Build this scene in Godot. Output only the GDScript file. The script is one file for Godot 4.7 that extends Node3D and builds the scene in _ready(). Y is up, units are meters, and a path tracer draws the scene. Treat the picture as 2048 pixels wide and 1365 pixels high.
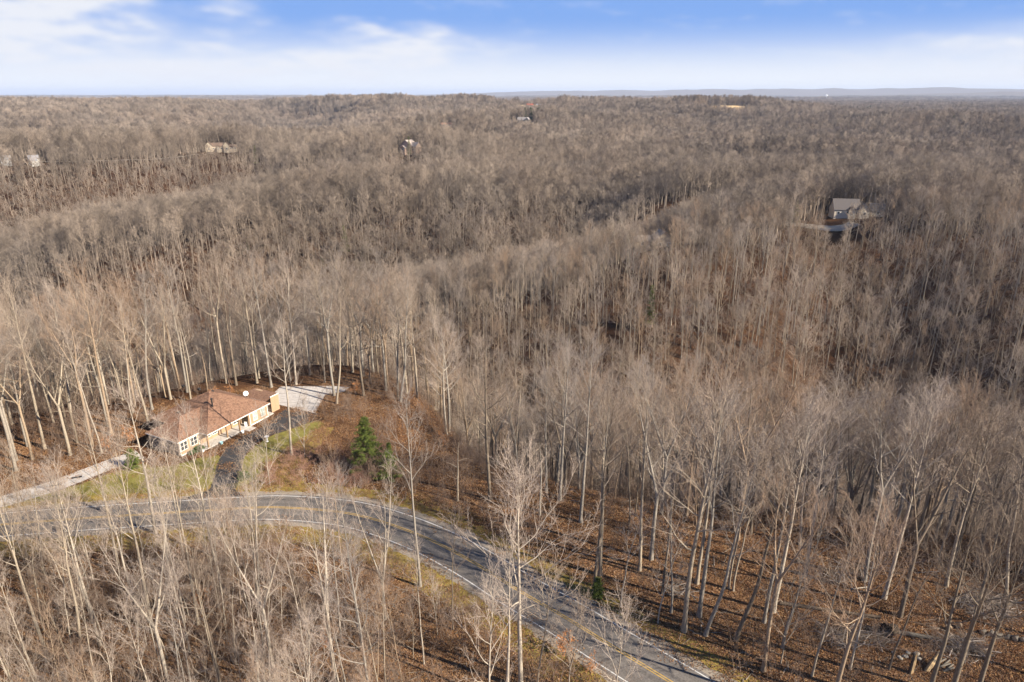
extends Node3D
# Bare winter woods seen from the air: a ranch house in a clearing by a two-lane road.

# ------------------------------------------------------------------ geometry collector
class Geo:
	var v := PackedVector3Array()
	var n := PackedVector3Array()
	var c := PackedColorArray()
	var uv := PackedVector2Array()
	var use_uv := false

	func tri(a: Vector3, b: Vector3, d: Vector3, col: Color) -> void:
		var nn := (d - a).cross(b - a).normalized()
		v.append(a); v.append(b); v.append(d)
		n.append(nn); n.append(nn); n.append(nn)
		c.append(col); c.append(col); c.append(col)
		if use_uv:
			uv.append(Vector2.ZERO); uv.append(Vector2.ZERO); uv.append(Vector2.ZERO)

	# a flat polygon whose front looks towards «out»
	func face(pts: Array, out: Vector3, col: Color, uvs: Array = []) -> void:
		var a: Vector3 = pts[0]
		var b: Vector3 = pts[1]
		var d: Vector3 = pts[2]
		var nn := (d - a).cross(b - a)
		var flip := nn.dot(out) < 0.0
		nn = (-nn if flip else nn).normalized()
		for i in range(1, pts.size() - 1):
			var order := [0, i + 1, i] if flip else [0, i, i + 1]
			for k in order:
				v.append(pts[k]); n.append(nn); c.append(col)
				if use_uv:
					uv.append(uvs[k] if uvs.size() else Vector2.ZERO)

	func box(lo: Vector3, hi: Vector3, col: Color, xf := Transform3D.IDENTITY) -> void:
		var p := []
		for i in 8:
			p.append(xf * Vector3(hi.x if i & 1 else lo.x, hi.y if i & 2 else lo.y, hi.z if i & 4 else lo.z))
		for f in [[0, 1, 3, 2, Vector3(0, 0, -1)], [4, 5, 7, 6, Vector3(0, 0, 1)], [0, 2, 6, 4, Vector3(-1, 0, 0)], [1, 3, 7, 5, Vector3(1, 0, 0)], [0, 1, 5, 4, Vector3(0, -1, 0)], [2, 3, 7, 6, Vector3(0, 1, 0)]]:
			var s: Vector3 = f[4]
			var w := absf(s.x) * (hi.z - lo.z) + (1.0 - absf(s.x)) * (hi.x - lo.x)
			var h := absf(s.y) * (hi.z - lo.z) + (1.0 - absf(s.y)) * (hi.y - lo.y)
			face([p[f[0]], p[f[1]], p[f[2]], p[f[3]]], xf.basis * s, col, [Vector2(0, 0), Vector2(w, 0), Vector2(w, h), Vector2(0, h)] if s.x == 0.0 else [Vector2(0, 0), Vector2(0, h), Vector2(w, h), Vector2(w, 0)])

	func tube(pts: PackedVector3Array, rad: PackedFloat32Array, k: int, col0: Color, col1: Color, cap := false) -> void:
		var m := pts.size()
		var ring_p := PackedVector3Array()
		var ring_n := PackedVector3Array()
		var side := Vector3.RIGHT
		for i in m:
			var t := (pts[mini(i + 1, m - 1)] - pts[maxi(i - 1, 0)]).normalized()
			side = side - t * side.dot(t)
			if side.length_squared() < 0.01:
				side = Vector3.BACK - t * t.z
			side = side.normalized()
			var bi := t.cross(side)
			for j in k + 1:
				var a := TAU * j / k
				var d := side * cos(a) + bi * sin(a)
				ring_p.append(pts[i] + d * rad[i])
				ring_n.append(d)
		for i in m - 1:
			var ca := col0.lerp(col1, float(i) / (m - 1))
			var cb := col0.lerp(col1, float(i + 1) / (m - 1))
			for j in k:
				var a := i * (k + 1) + j
				var b := a + k + 1
				if rad[i + 1] <= 0.0001:
					v.append(ring_p[a]); v.append(ring_p[b]); v.append(ring_p[a + 1])
					n.append(ring_n[a]); n.append(ring_n[b]); n.append(ring_n[a + 1])
					c.append(ca); c.append(cb); c.append(ca)
					if use_uv:
						for q in 3:
							uv.append(Vector2.ZERO)
					continue
				v.append(ring_p[a]); v.append(ring_p[b]); v.append(ring_p[b + 1])
				v.append(ring_p[a]); v.append(ring_p[b + 1]); v.append(ring_p[a + 1])
				n.append(ring_n[a]); n.append(ring_n[b]); n.append(ring_n[b + 1])
				n.append(ring_n[a]); n.append(ring_n[b + 1]); n.append(ring_n[a + 1])
				c.append(ca); c.append(cb); c.append(cb)
				c.append(ca); c.append(cb); c.append(ca)
				if use_uv:
					var u0 := float(j) / k
					var u1 := float(j + 1) / k
					var v0 := pts[i].y * 0.25
					var v1 := pts[i + 1].y * 0.25
					uv.append(Vector2(u0, v0)); uv.append(Vector2(u0, v1)); uv.append(Vector2(u1, v1))
					uv.append(Vector2(u0, v0)); uv.append(Vector2(u1, v1)); uv.append(Vector2(u1, v0))
		if cap:
			for e in [0, m - 1]:
				var ps := []
				for j in k:
					ps.append(ring_p[e * (k + 1) + j])
				face(ps, (pts[0] - pts[1]) if e == 0 else (pts[m - 1] - pts[m - 2]), col0 if e == 0 else col1)

	# a tapering twig: three sides that meet in a point
	func spike(p: Vector3, d: Vector3, r: float, col: Color) -> void:
		var t := d.normalized()
		var s := t.cross(Vector3(0.31, 0.23, 0.92)).normalized()
		var b := t.cross(s)
		var tip := p + d
		var d0 := s
		var d1 := s * -0.5 + b * 0.866
		var d2 := s * -0.5 - b * 0.866
		v.append(p + d0 * r); v.append(tip); v.append(p + d1 * r)
		v.append(p + d1 * r); v.append(tip); v.append(p + d2 * r)
		v.append(p + d2 * r); v.append(tip); v.append(p + d0 * r)
		n.append(d0); n.append((d0 + d1).normalized()); n.append(d1)
		n.append(d1); n.append((d1 + d2).normalized()); n.append(d2)
		n.append(d2); n.append((d2 + d0).normalized()); n.append(d0)
		for i in 9:
			c.append(col)

	func add(g: Geo, xf: Transform3D) -> void:
		var turn := Transform3D(xf.basis.orthonormalized(), Vector3.ZERO)
		v.append_array(xf * g.v)
		n.append_array(turn * g.n)
		c.append_array(g.c)
		if use_uv:
			uv.append_array(g.uv)

	func mesh(m: Material = null, into: ArrayMesh = null) -> ArrayMesh:
		var a := []
		a.resize(Mesh.ARRAY_MAX)
		a[Mesh.ARRAY_VERTEX] = v
		a[Mesh.ARRAY_NORMAL] = n
		a[Mesh.ARRAY_COLOR] = c
		if use_uv:
			a[Mesh.ARRAY_TEX_UV] = uv
		var am := into if into else ArrayMesh.new()
		am.add_surface_from_arrays(Mesh.PRIMITIVE_TRIANGLES, a)
		if m:
			am.surface_set_material(am.get_surface_count() - 1, m)
		return am


const WHITE := Color(1, 1, 1)
var rng := RandomNumberGenerator.new()
var M := {}
var used_names := {}

# ------------------------------------------------------------------ naming helpers
func numbered(called: String) -> String:
	var k: int = used_names.get(called, 0)
	used_names[called] = k + 1
	return called if k == 0 else "%s_%03d" % [called, k]

func tag(o: Node, label := "", category := "", group := "", kind := "") -> void:
	if label: o.set_meta("label", label)
	if category: o.set_meta("category", category)
	if group: o.set_meta("group", group)
	if kind: o.set_meta("kind", kind)

func thing(called: String, label: String, category: String, at := Vector3.ZERO, turn := 0.0, group := "") -> Node3D:
	var o := Node3D.new()
	o.name = numbered(called)
	o.position = at
	o.rotation.y = turn
	tag(o, label, category, group)
	add_child(o, true)
	return o

func part(called: String, g: Geo, m: Material, parent: Node, count := false) -> MeshInstance3D:
	var o := MeshInstance3D.new()
	o.name = called
	o.mesh = g.mesh(m)
	parent.add_child(o, true)
	return o

func whole(called: String, g: Geo, m: Material, label: String, category: String, group := "", kind := "") -> MeshInstance3D:
	var o := MeshInstance3D.new()
	o.name = numbered(called)
	o.mesh = g.mesh(m)
	tag(o, label, category, group, kind)
	add_child(o, true)
	return o

func srgb(r: float, g: float, b: float) -> Color:
	return Color(r, g, b).linear_to_srgb()

func mat(col: Color, rough := 0.9, vc := false, spec := 0.3) -> StandardMaterial3D:
	var m := StandardMaterial3D.new()
	m.albedo_color = col
	m.roughness = rough
	m.metallic_specular = spec
	m.vertex_color_use_as_albedo = vc
	return m

func R(a: float, b: float) -> float:
	return rng.randf_range(a, b)

# ------------------------------------------------------------------ the lie of the land
var noise_a := FastNoiseLite.new()
var noise_b := FastNoiseLite.new()
var road_pts := PackedVector2Array()
var house_drive := PackedVector2Array()
var west_drive := PackedVector2Array()
const HO := Vector2(-55.4, -100.4)
const HU := Vector2(0.45, -0.893)
const HN := Vector2(0.893, 0.45)

func hw(u: float, n: float, y := 0.0) -> Vector3:
	var p := HO + HU * u + HN * n
	return Vector3(p.x, y, p.y)

var carves := [
	[PackedVector2Array([Vector2(175, -95), Vector2(136, -116), Vector2(103, -130), Vector2(82, -137), Vector2(53, -144), Vector2(37, -147), Vector2(20, -151), Vector2(-3, -163), Vector2(-23, -172), Vector2(-43, -178), Vector2(-87, -188), Vector2(-111, -194), Vector2(-140, -210), Vector2(-170, -228), Vector2(-193, -236), Vector2(-276, -235)]), -52.0, 36.0, 92.0],
	[PackedVector2Array([Vector2(-185, -240), Vector2(-150, -285), Vector2(-111, -320), Vector2(-60, -342), Vector2(-20, -352), Vector2(40, -372)]), -42.0, 36.0, 70.0],
	[PackedVector2Array([Vector2(-276, -231), Vector2(-330, -330), Vector2(-285, -400), Vector2(-205, -470)]), -30.0, 52.0, 80.0],
	[PackedVector2Array([Vector2(108, -175), Vector2(126, -215), Vector2(140, -250)]), -20.0, 30.0],
	[PackedVector2Array([Vector2(-330, -1000), Vector2(-420, -1300), Vector2(-520, -1800)]), -60.0, 115.0],
	[PackedVector2Array([Vector2(-900, -800), Vector2(-640, -900), Vector2(-420, -960), Vector2(-250, -1000)]), -26.0, 110.0],
	[PackedVector2Array([Vector2(60, -520), Vector2(180, -560), Vector2(330, -560), Vector2(520, -600)]), -17.0, 60.0],
	[PackedVector2Array([Vector2(300, -820), Vector2(600, -800), Vector2(900, -900)]), -20.0, 90.0],
	[PackedVector2Array([Vector2(-520, -440), Vector2(-336, -470), Vector2(-278, -520), Vector2(-248, -562), Vector2(-245, -600)]), 12.0, 70.0],
	[PackedVector2Array([Vector2(-84, -550), Vector2(-66, -556)]), 14.0, 60.0],
	[PackedVector2Array([Vector2(-1100, -1450), Vector2(-760, -1600)]), 24.0, 450.0],
	[PackedVector2Array([Vector2(5, -990), Vector2(40, -990)]), 18.0, 130.0],
	[PackedVector2Array([Vector2(-84, -870), Vector2(-74, -870)]), 13.0, 60.0],
	[PackedVector2Array([Vector2(-40, -1800), Vector2(90, -1640), Vector2(230, -1960)]), 28.0, 210.0],
	[PackedVector2Array([Vector2(-400, -1800), Vector2(-450, -1950)]), 28.0, 190.0],
	[PackedVector2Array([Vector2(390, -1400), Vector2(490, -1580)]), 28.0, 180.0],
	[PackedVector2Array([Vector2(575, -933), Vector2(600, -940)]), 15.0, 100.0],
	[PackedVector2Array([Vector2(150, -316), Vector2(170, -316)]), 6.0, 36.0],
	[PackedVector2Array([Vector2(63, -345), Vector2(66, -307)]), 8.0, 36.0],
]

func seg_dist(p: Vector2, line: PackedVector2Array) -> float:
	var best := 1e12
	for i in line.size() - 1:
		var a := line[i]
		var ab := line[i + 1] - a
		var t := clampf((p - a).dot(ab) / ab.length_squared(), 0.0, 1.0)
		best = minf(best, (a + ab * t).distance_squared_to(p))
	return sqrt(best)

func beyond(p: Vector2, line: PackedVector2Array) -> bool:
	var best := 1e12
	var far_side := false
	for i in line.size() - 1:
		var a := line[i]
		var ab := line[i + 1] - a
		var t := clampf((p - a).dot(ab) / ab.length_squared(), 0.0, 1.0)
		var q := (a + ab * t).distance_squared_to(p)
		if q < best:
			best = q
			far_side = ab.cross(p - a) > 0.0
	return far_side

func tamed(p: Vector2) -> float:   # 0 on the built-up ground, 1 in the wild
	if p.length_squared() > 260.0 * 260.0:
		return 1.0
	var d := seg_dist(p, road_pts)
	d = minf(d, seg_dist(p, west_drive))
	d = minf(d, seg_dist(p, house_drive))
	d = minf(d, seg_dist(p, PackedVector2Array([Vector2(-58, -105), Vector2(-52, -117), Vector2(-42, -124)])) - 6.0)
	return smoothstep(11.0, 36.0, d)

func ground(x: float, z: float) -> float:
	var p := Vector2(x, z)
	var r2 := p.length_squared()
	var h := 0.0
	for cv in carves:
		var line: PackedVector2Array = cv[0]
		var w: float = cv[2]
		var w2: float = cv[3] if cv.size() > 3 else w     # the far bank may be gentler than the near one
		var reach := w2 * 2.6
		var mid := line[line.size() / 2]
		if absf(mid.x - x) > reach + 340.0 or absf(mid.y - z) > reach + 560.0:
			continue
		var d := seg_dist(p, line)
		if d < reach:
			if cv.size() > 3 and beyond(p, line):
				w = w2
			h += cv[1] * exp(-(d / w) * (d / w))
	var r := sqrt(r2)
	h += noise_a.get_noise_2d(x, z) * lerpf(2.0, 6.5, smoothstep(200.0, 900.0, r))
	h += noise_b.get_noise_2d(x, z) * 0.7
	if r > 3000.0:
		h += noise_a.get_noise_2d(x * 0.12, z * 0.12) * 38.0 * smoothstep(3000.0, 9000.0, r)
	return h * tamed(p)

# ------------------------------------------------------------------ textures
func noise_tex(freq: float, ramp: Array, size := 512, seed_ := 1, oct := 4, kind := FastNoiseLite.TYPE_SIMPLEX_SMOOTH) -> NoiseTexture2D:
	var f := FastNoiseLite.new()
	f.seed = seed_
	f.noise_type = kind
	f.frequency = freq
	f.fractal_octaves = oct
	var t := NoiseTexture2D.new()
	t.width = size
	t.height = size
	t.seamless = true
	t.noise = f
	if ramp.size():
		var g := Gradient.new()
		var offs := PackedFloat32Array()
		var cols := PackedColorArray()
		for e in ramp:
			offs.append(e[0]); cols.append(e[1])
		g.offsets = offs
		g.colors = cols
		t.color_ramp = g
	return t

func litter_texture() -> ImageTexture:
	# fallen leaves of many browns, one laid over another
	var s := 1024
	var im := Image.create(s, s, false, Image.FORMAT_RGB8)
	im.fill(srgb(0.06, 0.031, 0.016))
	rng.seed = 77
	var tones := [srgb(0.20, 0.105, 0.052), srgb(0.26, 0.135, 0.062), srgb(0.15, 0.072, 0.035), srgb(0.30, 0.18, 0.10), srgb(0.11, 0.056, 0.030), srgb(0.22, 0.14, 0.085), srgb(0.34, 0.19, 0.085), srgb(0.17, 0.085, 0.042)]
	for i in 15000:
		var cx := rng.randi() % s
		var cy := rng.randi() % s
		var a := R(0, TAU)
		var len := R(4.0, 9.0)
		var wid := len * R(0.35, 0.65)
		var tone: Color = tones[rng.randi() % tones.size()]
		tone = tone * R(0.8, 1.15)
		var ca := cos(a)
		var sa := sin(a)
		var k := int(len) + 1
		for y in range(-k, k + 1):
			for x in range(-k, k + 1):
				var u := (x * ca + y * sa) / len
				var w := (-x * sa + y * ca) / wid
				if u * u + w * w < 1.0:
					im.set_pixel(posmod(cx + x, s), posmod(cy + y, s), tone)
	return ImageTexture.create_from_image(im)

func shingle_texture() -> ImageTexture:
	var s := 512
	var im := Image.create(s, s, false, Image.FORMAT_RGB8)
	rng.seed = 5
	for row in 32:
		var x := -int(R(0, 20))
		while x < s:
			var w := int(R(14, 30))
			var t := R(0.72, 1.12)
			var col := srgb(0.285 * t, 0.165 * t, 0.11 * t) if rng.randf() > 0.25 else srgb(0.255 * t, 0.145 * t, 0.096 * t)
			im.fill_rect(Rect2i(maxi(x, 0), row * 16, mini(w, s - maxi(x, 0)), 16), col)
			im.fill_rect(Rect2i(maxi(x, 0), row * 16, mini(w, s - maxi(x, 0)), 3), col * 0.62)
			x += w
	return ImageTexture.create_from_image(im)

func siding_texture() -> ImageTexture:
	var im := Image.create(256, 256, false, Image.FORMAT_RGB8)
	rng.seed = 6
	for k in 8:
		var t := R(0.93, 1.05)
		im.fill_rect(Rect2i(k * 32, 0, 32, 256), srgb(0.37 * t, 0.255 * t, 0.16 * t))
		im.fill_rect(Rect2i(k * 32, 0, 3, 256), srgb(0.22, 0.13, 0.07))
	for i in 2600:
		var x := rng.randi() % 256
		var y := rng.randi() % 256
		var c0 := im.get_pixel(x, y)
		im.fill_rect(Rect2i(x, y, 1, mini(18, 256 - y)), c0 * R(0.88, 1.08))
	return ImageTexture.create_from_image(im)

func stone_texture() -> ImageTexture:
	var im := Image.create(256, 256, false, Image.FORMAT_RGB8)
	rng.seed = 8
	im.fill(srgb(0.16, 0.14, 0.12))
	for row in 16:
		var x := -int(R(0, 16))
		while x < 256:
			var w := int(R(14, 40))
			var t := R(0.55, 1.2)
			var col := srgb(0.30 * t, 0.24 * t, 0.17 * t) if rng.randf() < 0.6 else srgb(0.22 * t, 0.21 * t, 0.2 * t)
			im.fill_rect(Rect2i(maxi(x + 1, 0), row * 16 + 1, mini(w - 2, 255 - maxi(x, 0)), 14), col)
			x += w
	return ImageTexture.create_from_image(im)

func make_materials() -> void:
	M.bark = []
	M.twig = []
	var tints := [[0.40, 0.335, 0.255], [0.48, 0.415, 0.335], [0.22, 0.178, 0.135], [0.33, 0.295, 0.25], [0.37, 0.275, 0.19]]
	var bark_tex := noise_tex(0.035, [[0.0, srgb(0.55, 0.55, 0.55)], [0.42, srgb(0.78, 0.77, 0.75)], [0.6, srgb(0.92, 0.91, 0.9)], [1.0, srgb(1, 1, 1)]], 256, 3, 4)
	for t in tints:
		var m := mat(srgb(t[0], t[1], t[2]), 0.95, true, 0.15)
		m.albedo_texture = bark_tex
		m.uv1_scale = Vector3(1, 0.8, 1)
		M.bark.append(m)
		M.twig.append(mat(srgb(t[0] * 0.86, t[1] * 0.81, t[2] * 0.82), 0.95, true, 0.15))
	M.brush = mat(srgb(0.21, 0.175, 0.145), 0.95, true, 0.15)
	M.wood = mat(WHITE, 0.95, true, 0.15)          # colour from the mesh and the copy
	M.leaf = mat(WHITE, 0.85, true, 0.25)
	M.leaf.backlight_enabled = true
	M.leaf.backlight = Color(0.35, 0.35, 0.35)
	var lt := litter_texture()
	M.litter = mat(WHITE, 1.0, true, 0.1)
	M.litter.albedo_texture = lt
	M.far_ground = mat(WHITE, 1.0, true, 0.05)
	M.far_ground.albedo_texture = noise_tex(0.02, [[0.0, srgb(0.5, 0.5, 0.5)], [1.0, srgb(1, 1, 1)]], 512, 21, 5)
	M.grass = mat(srgb(0.225, 0.195, 0.058), 1.0, false, 0.1)
	M.grass.albedo_texture = noise_tex(0.03, [[0.0, srgb(0.62, 0.6, 0.5)], [0.45, srgb(0.8, 0.86, 0.8)], [0.7, srgb(1, 0.98, 1)], [1.0, srgb(1.0, 0.9, 1.0)]], 1024, 31, 5)
	M.grass.uv1_triplanar = true
	M.grass.uv1_world_triplanar = true
	M.grass.uv1_scale = Vector3(0.11, 0.11, 0.11)
	M.verge = mat(srgb(0.275, 0.21, 0.066), 1.0, false, 0.1)
	M.verge.albedo_texture = noise_tex(0.025, [[0.0, srgb(0.55, 0.42, 0.4)], [0.4, srgb(0.85, 0.72, 0.7)], [0.65, srgb(0.95, 1.0, 0.8)], [1.0, srgb(1, 1, 1)]], 1024, 37, 5)
	M.verge.uv1_triplanar = true
	M.verge.uv1_world_triplanar = true
	M.verge.uv1_scale = Vector3(0.13, 0.13, 0.13)
	M.asphalt = mat(srgb(0.20, 0.178, 0.158), 1.0, true, 0.1)
	M.asphalt.albedo_texture = noise_tex(0.02, [[0.0, srgb(0.55, 0.55, 0.56)], [0.5, srgb(0.8, 0.8, 0.8)], [1.0, srgb(1, 1, 1)]], 1024, 41, 6)
	M.asphalt.uv1_triplanar = true
	M.asphalt.uv1_world_triplanar = true
	M.asphalt.uv1_scale = Vector3(0.16, 0.16, 0.16)
	M.drive = mat(srgb(0.055, 0.052, 0.052), 0.9, false, 0.3)
	M.drive.albedo_texture = M.asphalt.albedo_texture
	M.drive.uv1_triplanar = true
	M.drive.uv1_world_triplanar = true
	M.drive.uv1_scale = Vector3(0.2, 0.2, 0.2)
	M.concrete = mat(srgb(0.47, 0.435, 0.40), 0.9, false, 0.3)
	M.concrete.albedo_texture = noise_tex(0.012, [[0.0, srgb(0.62, 0.6, 0.57)], [0.4, srgb(0.88, 0.87, 0.86)], [1.0, srgb(1, 1, 1)]], 512, 43, 6)
	M.concrete.uv1_triplanar = true
	M.concrete.uv1_world_triplanar = true
	M.concrete.uv1_scale = Vector3(0.2, 0.2, 0.2)
	M.gravel = mat(srgb(0.36, 0.32, 0.275), 1.0, false, 0.1)
	M.gravel.albedo_texture = noise_tex(0.09, [[0.0, srgb(0.35, 0.3, 0.25)], [0.45, srgb(0.7, 0.66, 0.6)], [1.0, srgb(1, 1, 1)]], 512, 47, 4)
	M.gravel.uv1_triplanar = true
	M.gravel.uv1_world_triplanar = true
	M.gravel.uv1_scale = Vector3(0.35, 0.35, 0.35)
	M.white_line = mat(srgb(0.62, 0.60, 0.56), 0.8)
	M.white_line.albedo_texture = noise_tex(0.05, [[0.0, srgb(0.45, 0.43, 0.4)], [0.35, srgb(0.8, 0.8, 0.8)], [1.0, srgb(1, 1, 1)]], 256, 51, 4)
	M.white_line.uv1_triplanar = true
	M.white_line.uv1_world_triplanar = true
	M.yellow_line = mat(srgb(0.50, 0.32, 0.09), 0.8)
	M.yellow_line.albedo_texture = M.white_line.albedo_texture
	M.yellow_line.uv1_triplanar = true
	M.yellow_line.uv1_world_triplanar = true
	M.roof = mat(WHITE, 0.95, false, 0.15)
	M.roof.albedo_texture = shingle_texture()
	M.roof.detail_enabled = true
	M.roof.detail_blend_mode = BaseMaterial3D.BLEND_MODE_MUL
	M.roof.detail_albedo = noise_tex(0.02, [[0.0, srgb(0.55, 0.56, 0.58)], [0.5, srgb(0.88, 0.88, 0.88)], [1.0, srgb(1, 1, 1)]], 256, 57, 5)
	M.siding = mat(WHITE, 0.8, false, 0.3)
	M.siding.albedo_texture = siding_texture()
	M.stone = mat(WHITE, 0.9, false, 0.2)
	M.stone.albedo_texture = stone_texture()
	M.trim = mat(srgb(0.72, 0.69, 0.63), 0.6)
	M.post = mat(srgb(0.28, 0.18, 0.10), 0.7)
	M.dark = mat(srgb(0.03, 0.03, 0.032), 0.6)
	M.pipe = mat(srgb(0.035, 0.032, 0.03), 0.5)
	M.pane = mat(srgb(0.035, 0.045, 0.055), 0.08, false, 0.6)
	M.pale_pane = mat(srgb(0.30, 0.36, 0.34), 0.15, false, 0.6)
	M.white = mat(srgb(0.78, 0.77, 0.75), 0.5)
	M.tone = mat(WHITE, 0.9, true, 0.2)

# ------------------------------------------------------------------ twigs and trees
func any_basis(d: Vector3, roll: float) -> Basis:
	var y := d.normalized()
	var x := y.cross(Vector3(0.42, 0.11, 0.9)).normalized()
	x = x.rotated(y, roll)
	return Basis(x, y, x.cross(y))

func bent(p: Vector3, d: Vector3, len: float, n_seg: int, wander: float, lift: float) -> PackedVector3Array:
	var out := PackedVector3Array([p])
	var dir := d.normalized()
	for i in n_seg:
		dir = (dir + Vector3(R(-1, 1), R(-1, 1), R(-1, 1)) * wander + Vector3.UP * lift).normalized()
		p += dir * len / n_seg
		out.append(p)
	return out

func radii(n_pts: int, r0: float, r1: float, power := 0.8) -> PackedFloat32Array:
	var out := PackedFloat32Array()
	for i in n_pts:
		out.append(lerpf(r0, r1, pow(float(i) / (n_pts - 1), power)))
	return out

func along(pts: PackedVector3Array, t: float) -> Vector3:
	var f := clampf(t, 0.0, 1.0) * (pts.size() - 1)
	var i := mini(int(f), pts.size() - 2)
	return pts[i].lerp(pts[i + 1], f - i)

func heading(pts: PackedVector3Array, t: float) -> Vector3:
	var i := mini(int(clampf(t, 0.0, 1.0) * (pts.size() - 1)), pts.size() - 2)
	return (pts[i + 1] - pts[i]).normalized()

func make_spray(seed_: int, twigs: int, spread: float, curl: float, thick := 1.0) -> Geo:
	# a branchlet about two metres long with its twigs, growing along +y
	rng.seed = seed_
	var g := Geo.new()
	var stem := bent(Vector3.ZERO, Vector3.UP, 2.0, 4, 0.16, 0.0)
	g.tube(stem, radii(5, 0.019 * thick, 0.005 * thick), 3, WHITE, WHITE)
	for i in twigs:
		var t := lerpf(0.12, 1.0, (i + R(0, 0.6)) / twigs)
		var p := along(stem, t)
		var h := heading(stem, t)
		var az := i * 2.4 + R(-0.5, 0.5)
		var out := Vector3(cos(az), 0, sin(az))
		var d := (h * R(0.7, 1.1) + out * spread * R(0.6, 1.2)).normalized()
		var len := R(0.55, 1.05) * (1.1 - 0.45 * t)
		var q := p + d * len * 0.5
		var d2 := (d + Vector3(R(-1, 1), R(-1, 1), R(-1, 1)) * 0.35 + Vector3.UP * curl).normalized()
		var tone := WHITE * R(0.86, 1.05)
		tone.a = 1.0
		g.tube(PackedVector3Array([p, q]), PackedFloat32Array([0.0095 * thick, 0.007 * thick]), 3, tone, tone)
		g.spike(q, d2 * len * 0.55, 0.007 * thick, tone)
		for k in 3:
			var e := p.lerp(q, R(0.3, 1.0)) if k < 2 else q + d2 * len * 0.2
			var dd := (d + Vector3(R(-1, 1), R(-0.6, 1), R(-1, 1)) * 0.9).normalized()
			g.spike(e, dd * R(0.25, 0.5), 0.0055 * thick, tone)
	return g

var sprays: Array = []

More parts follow.
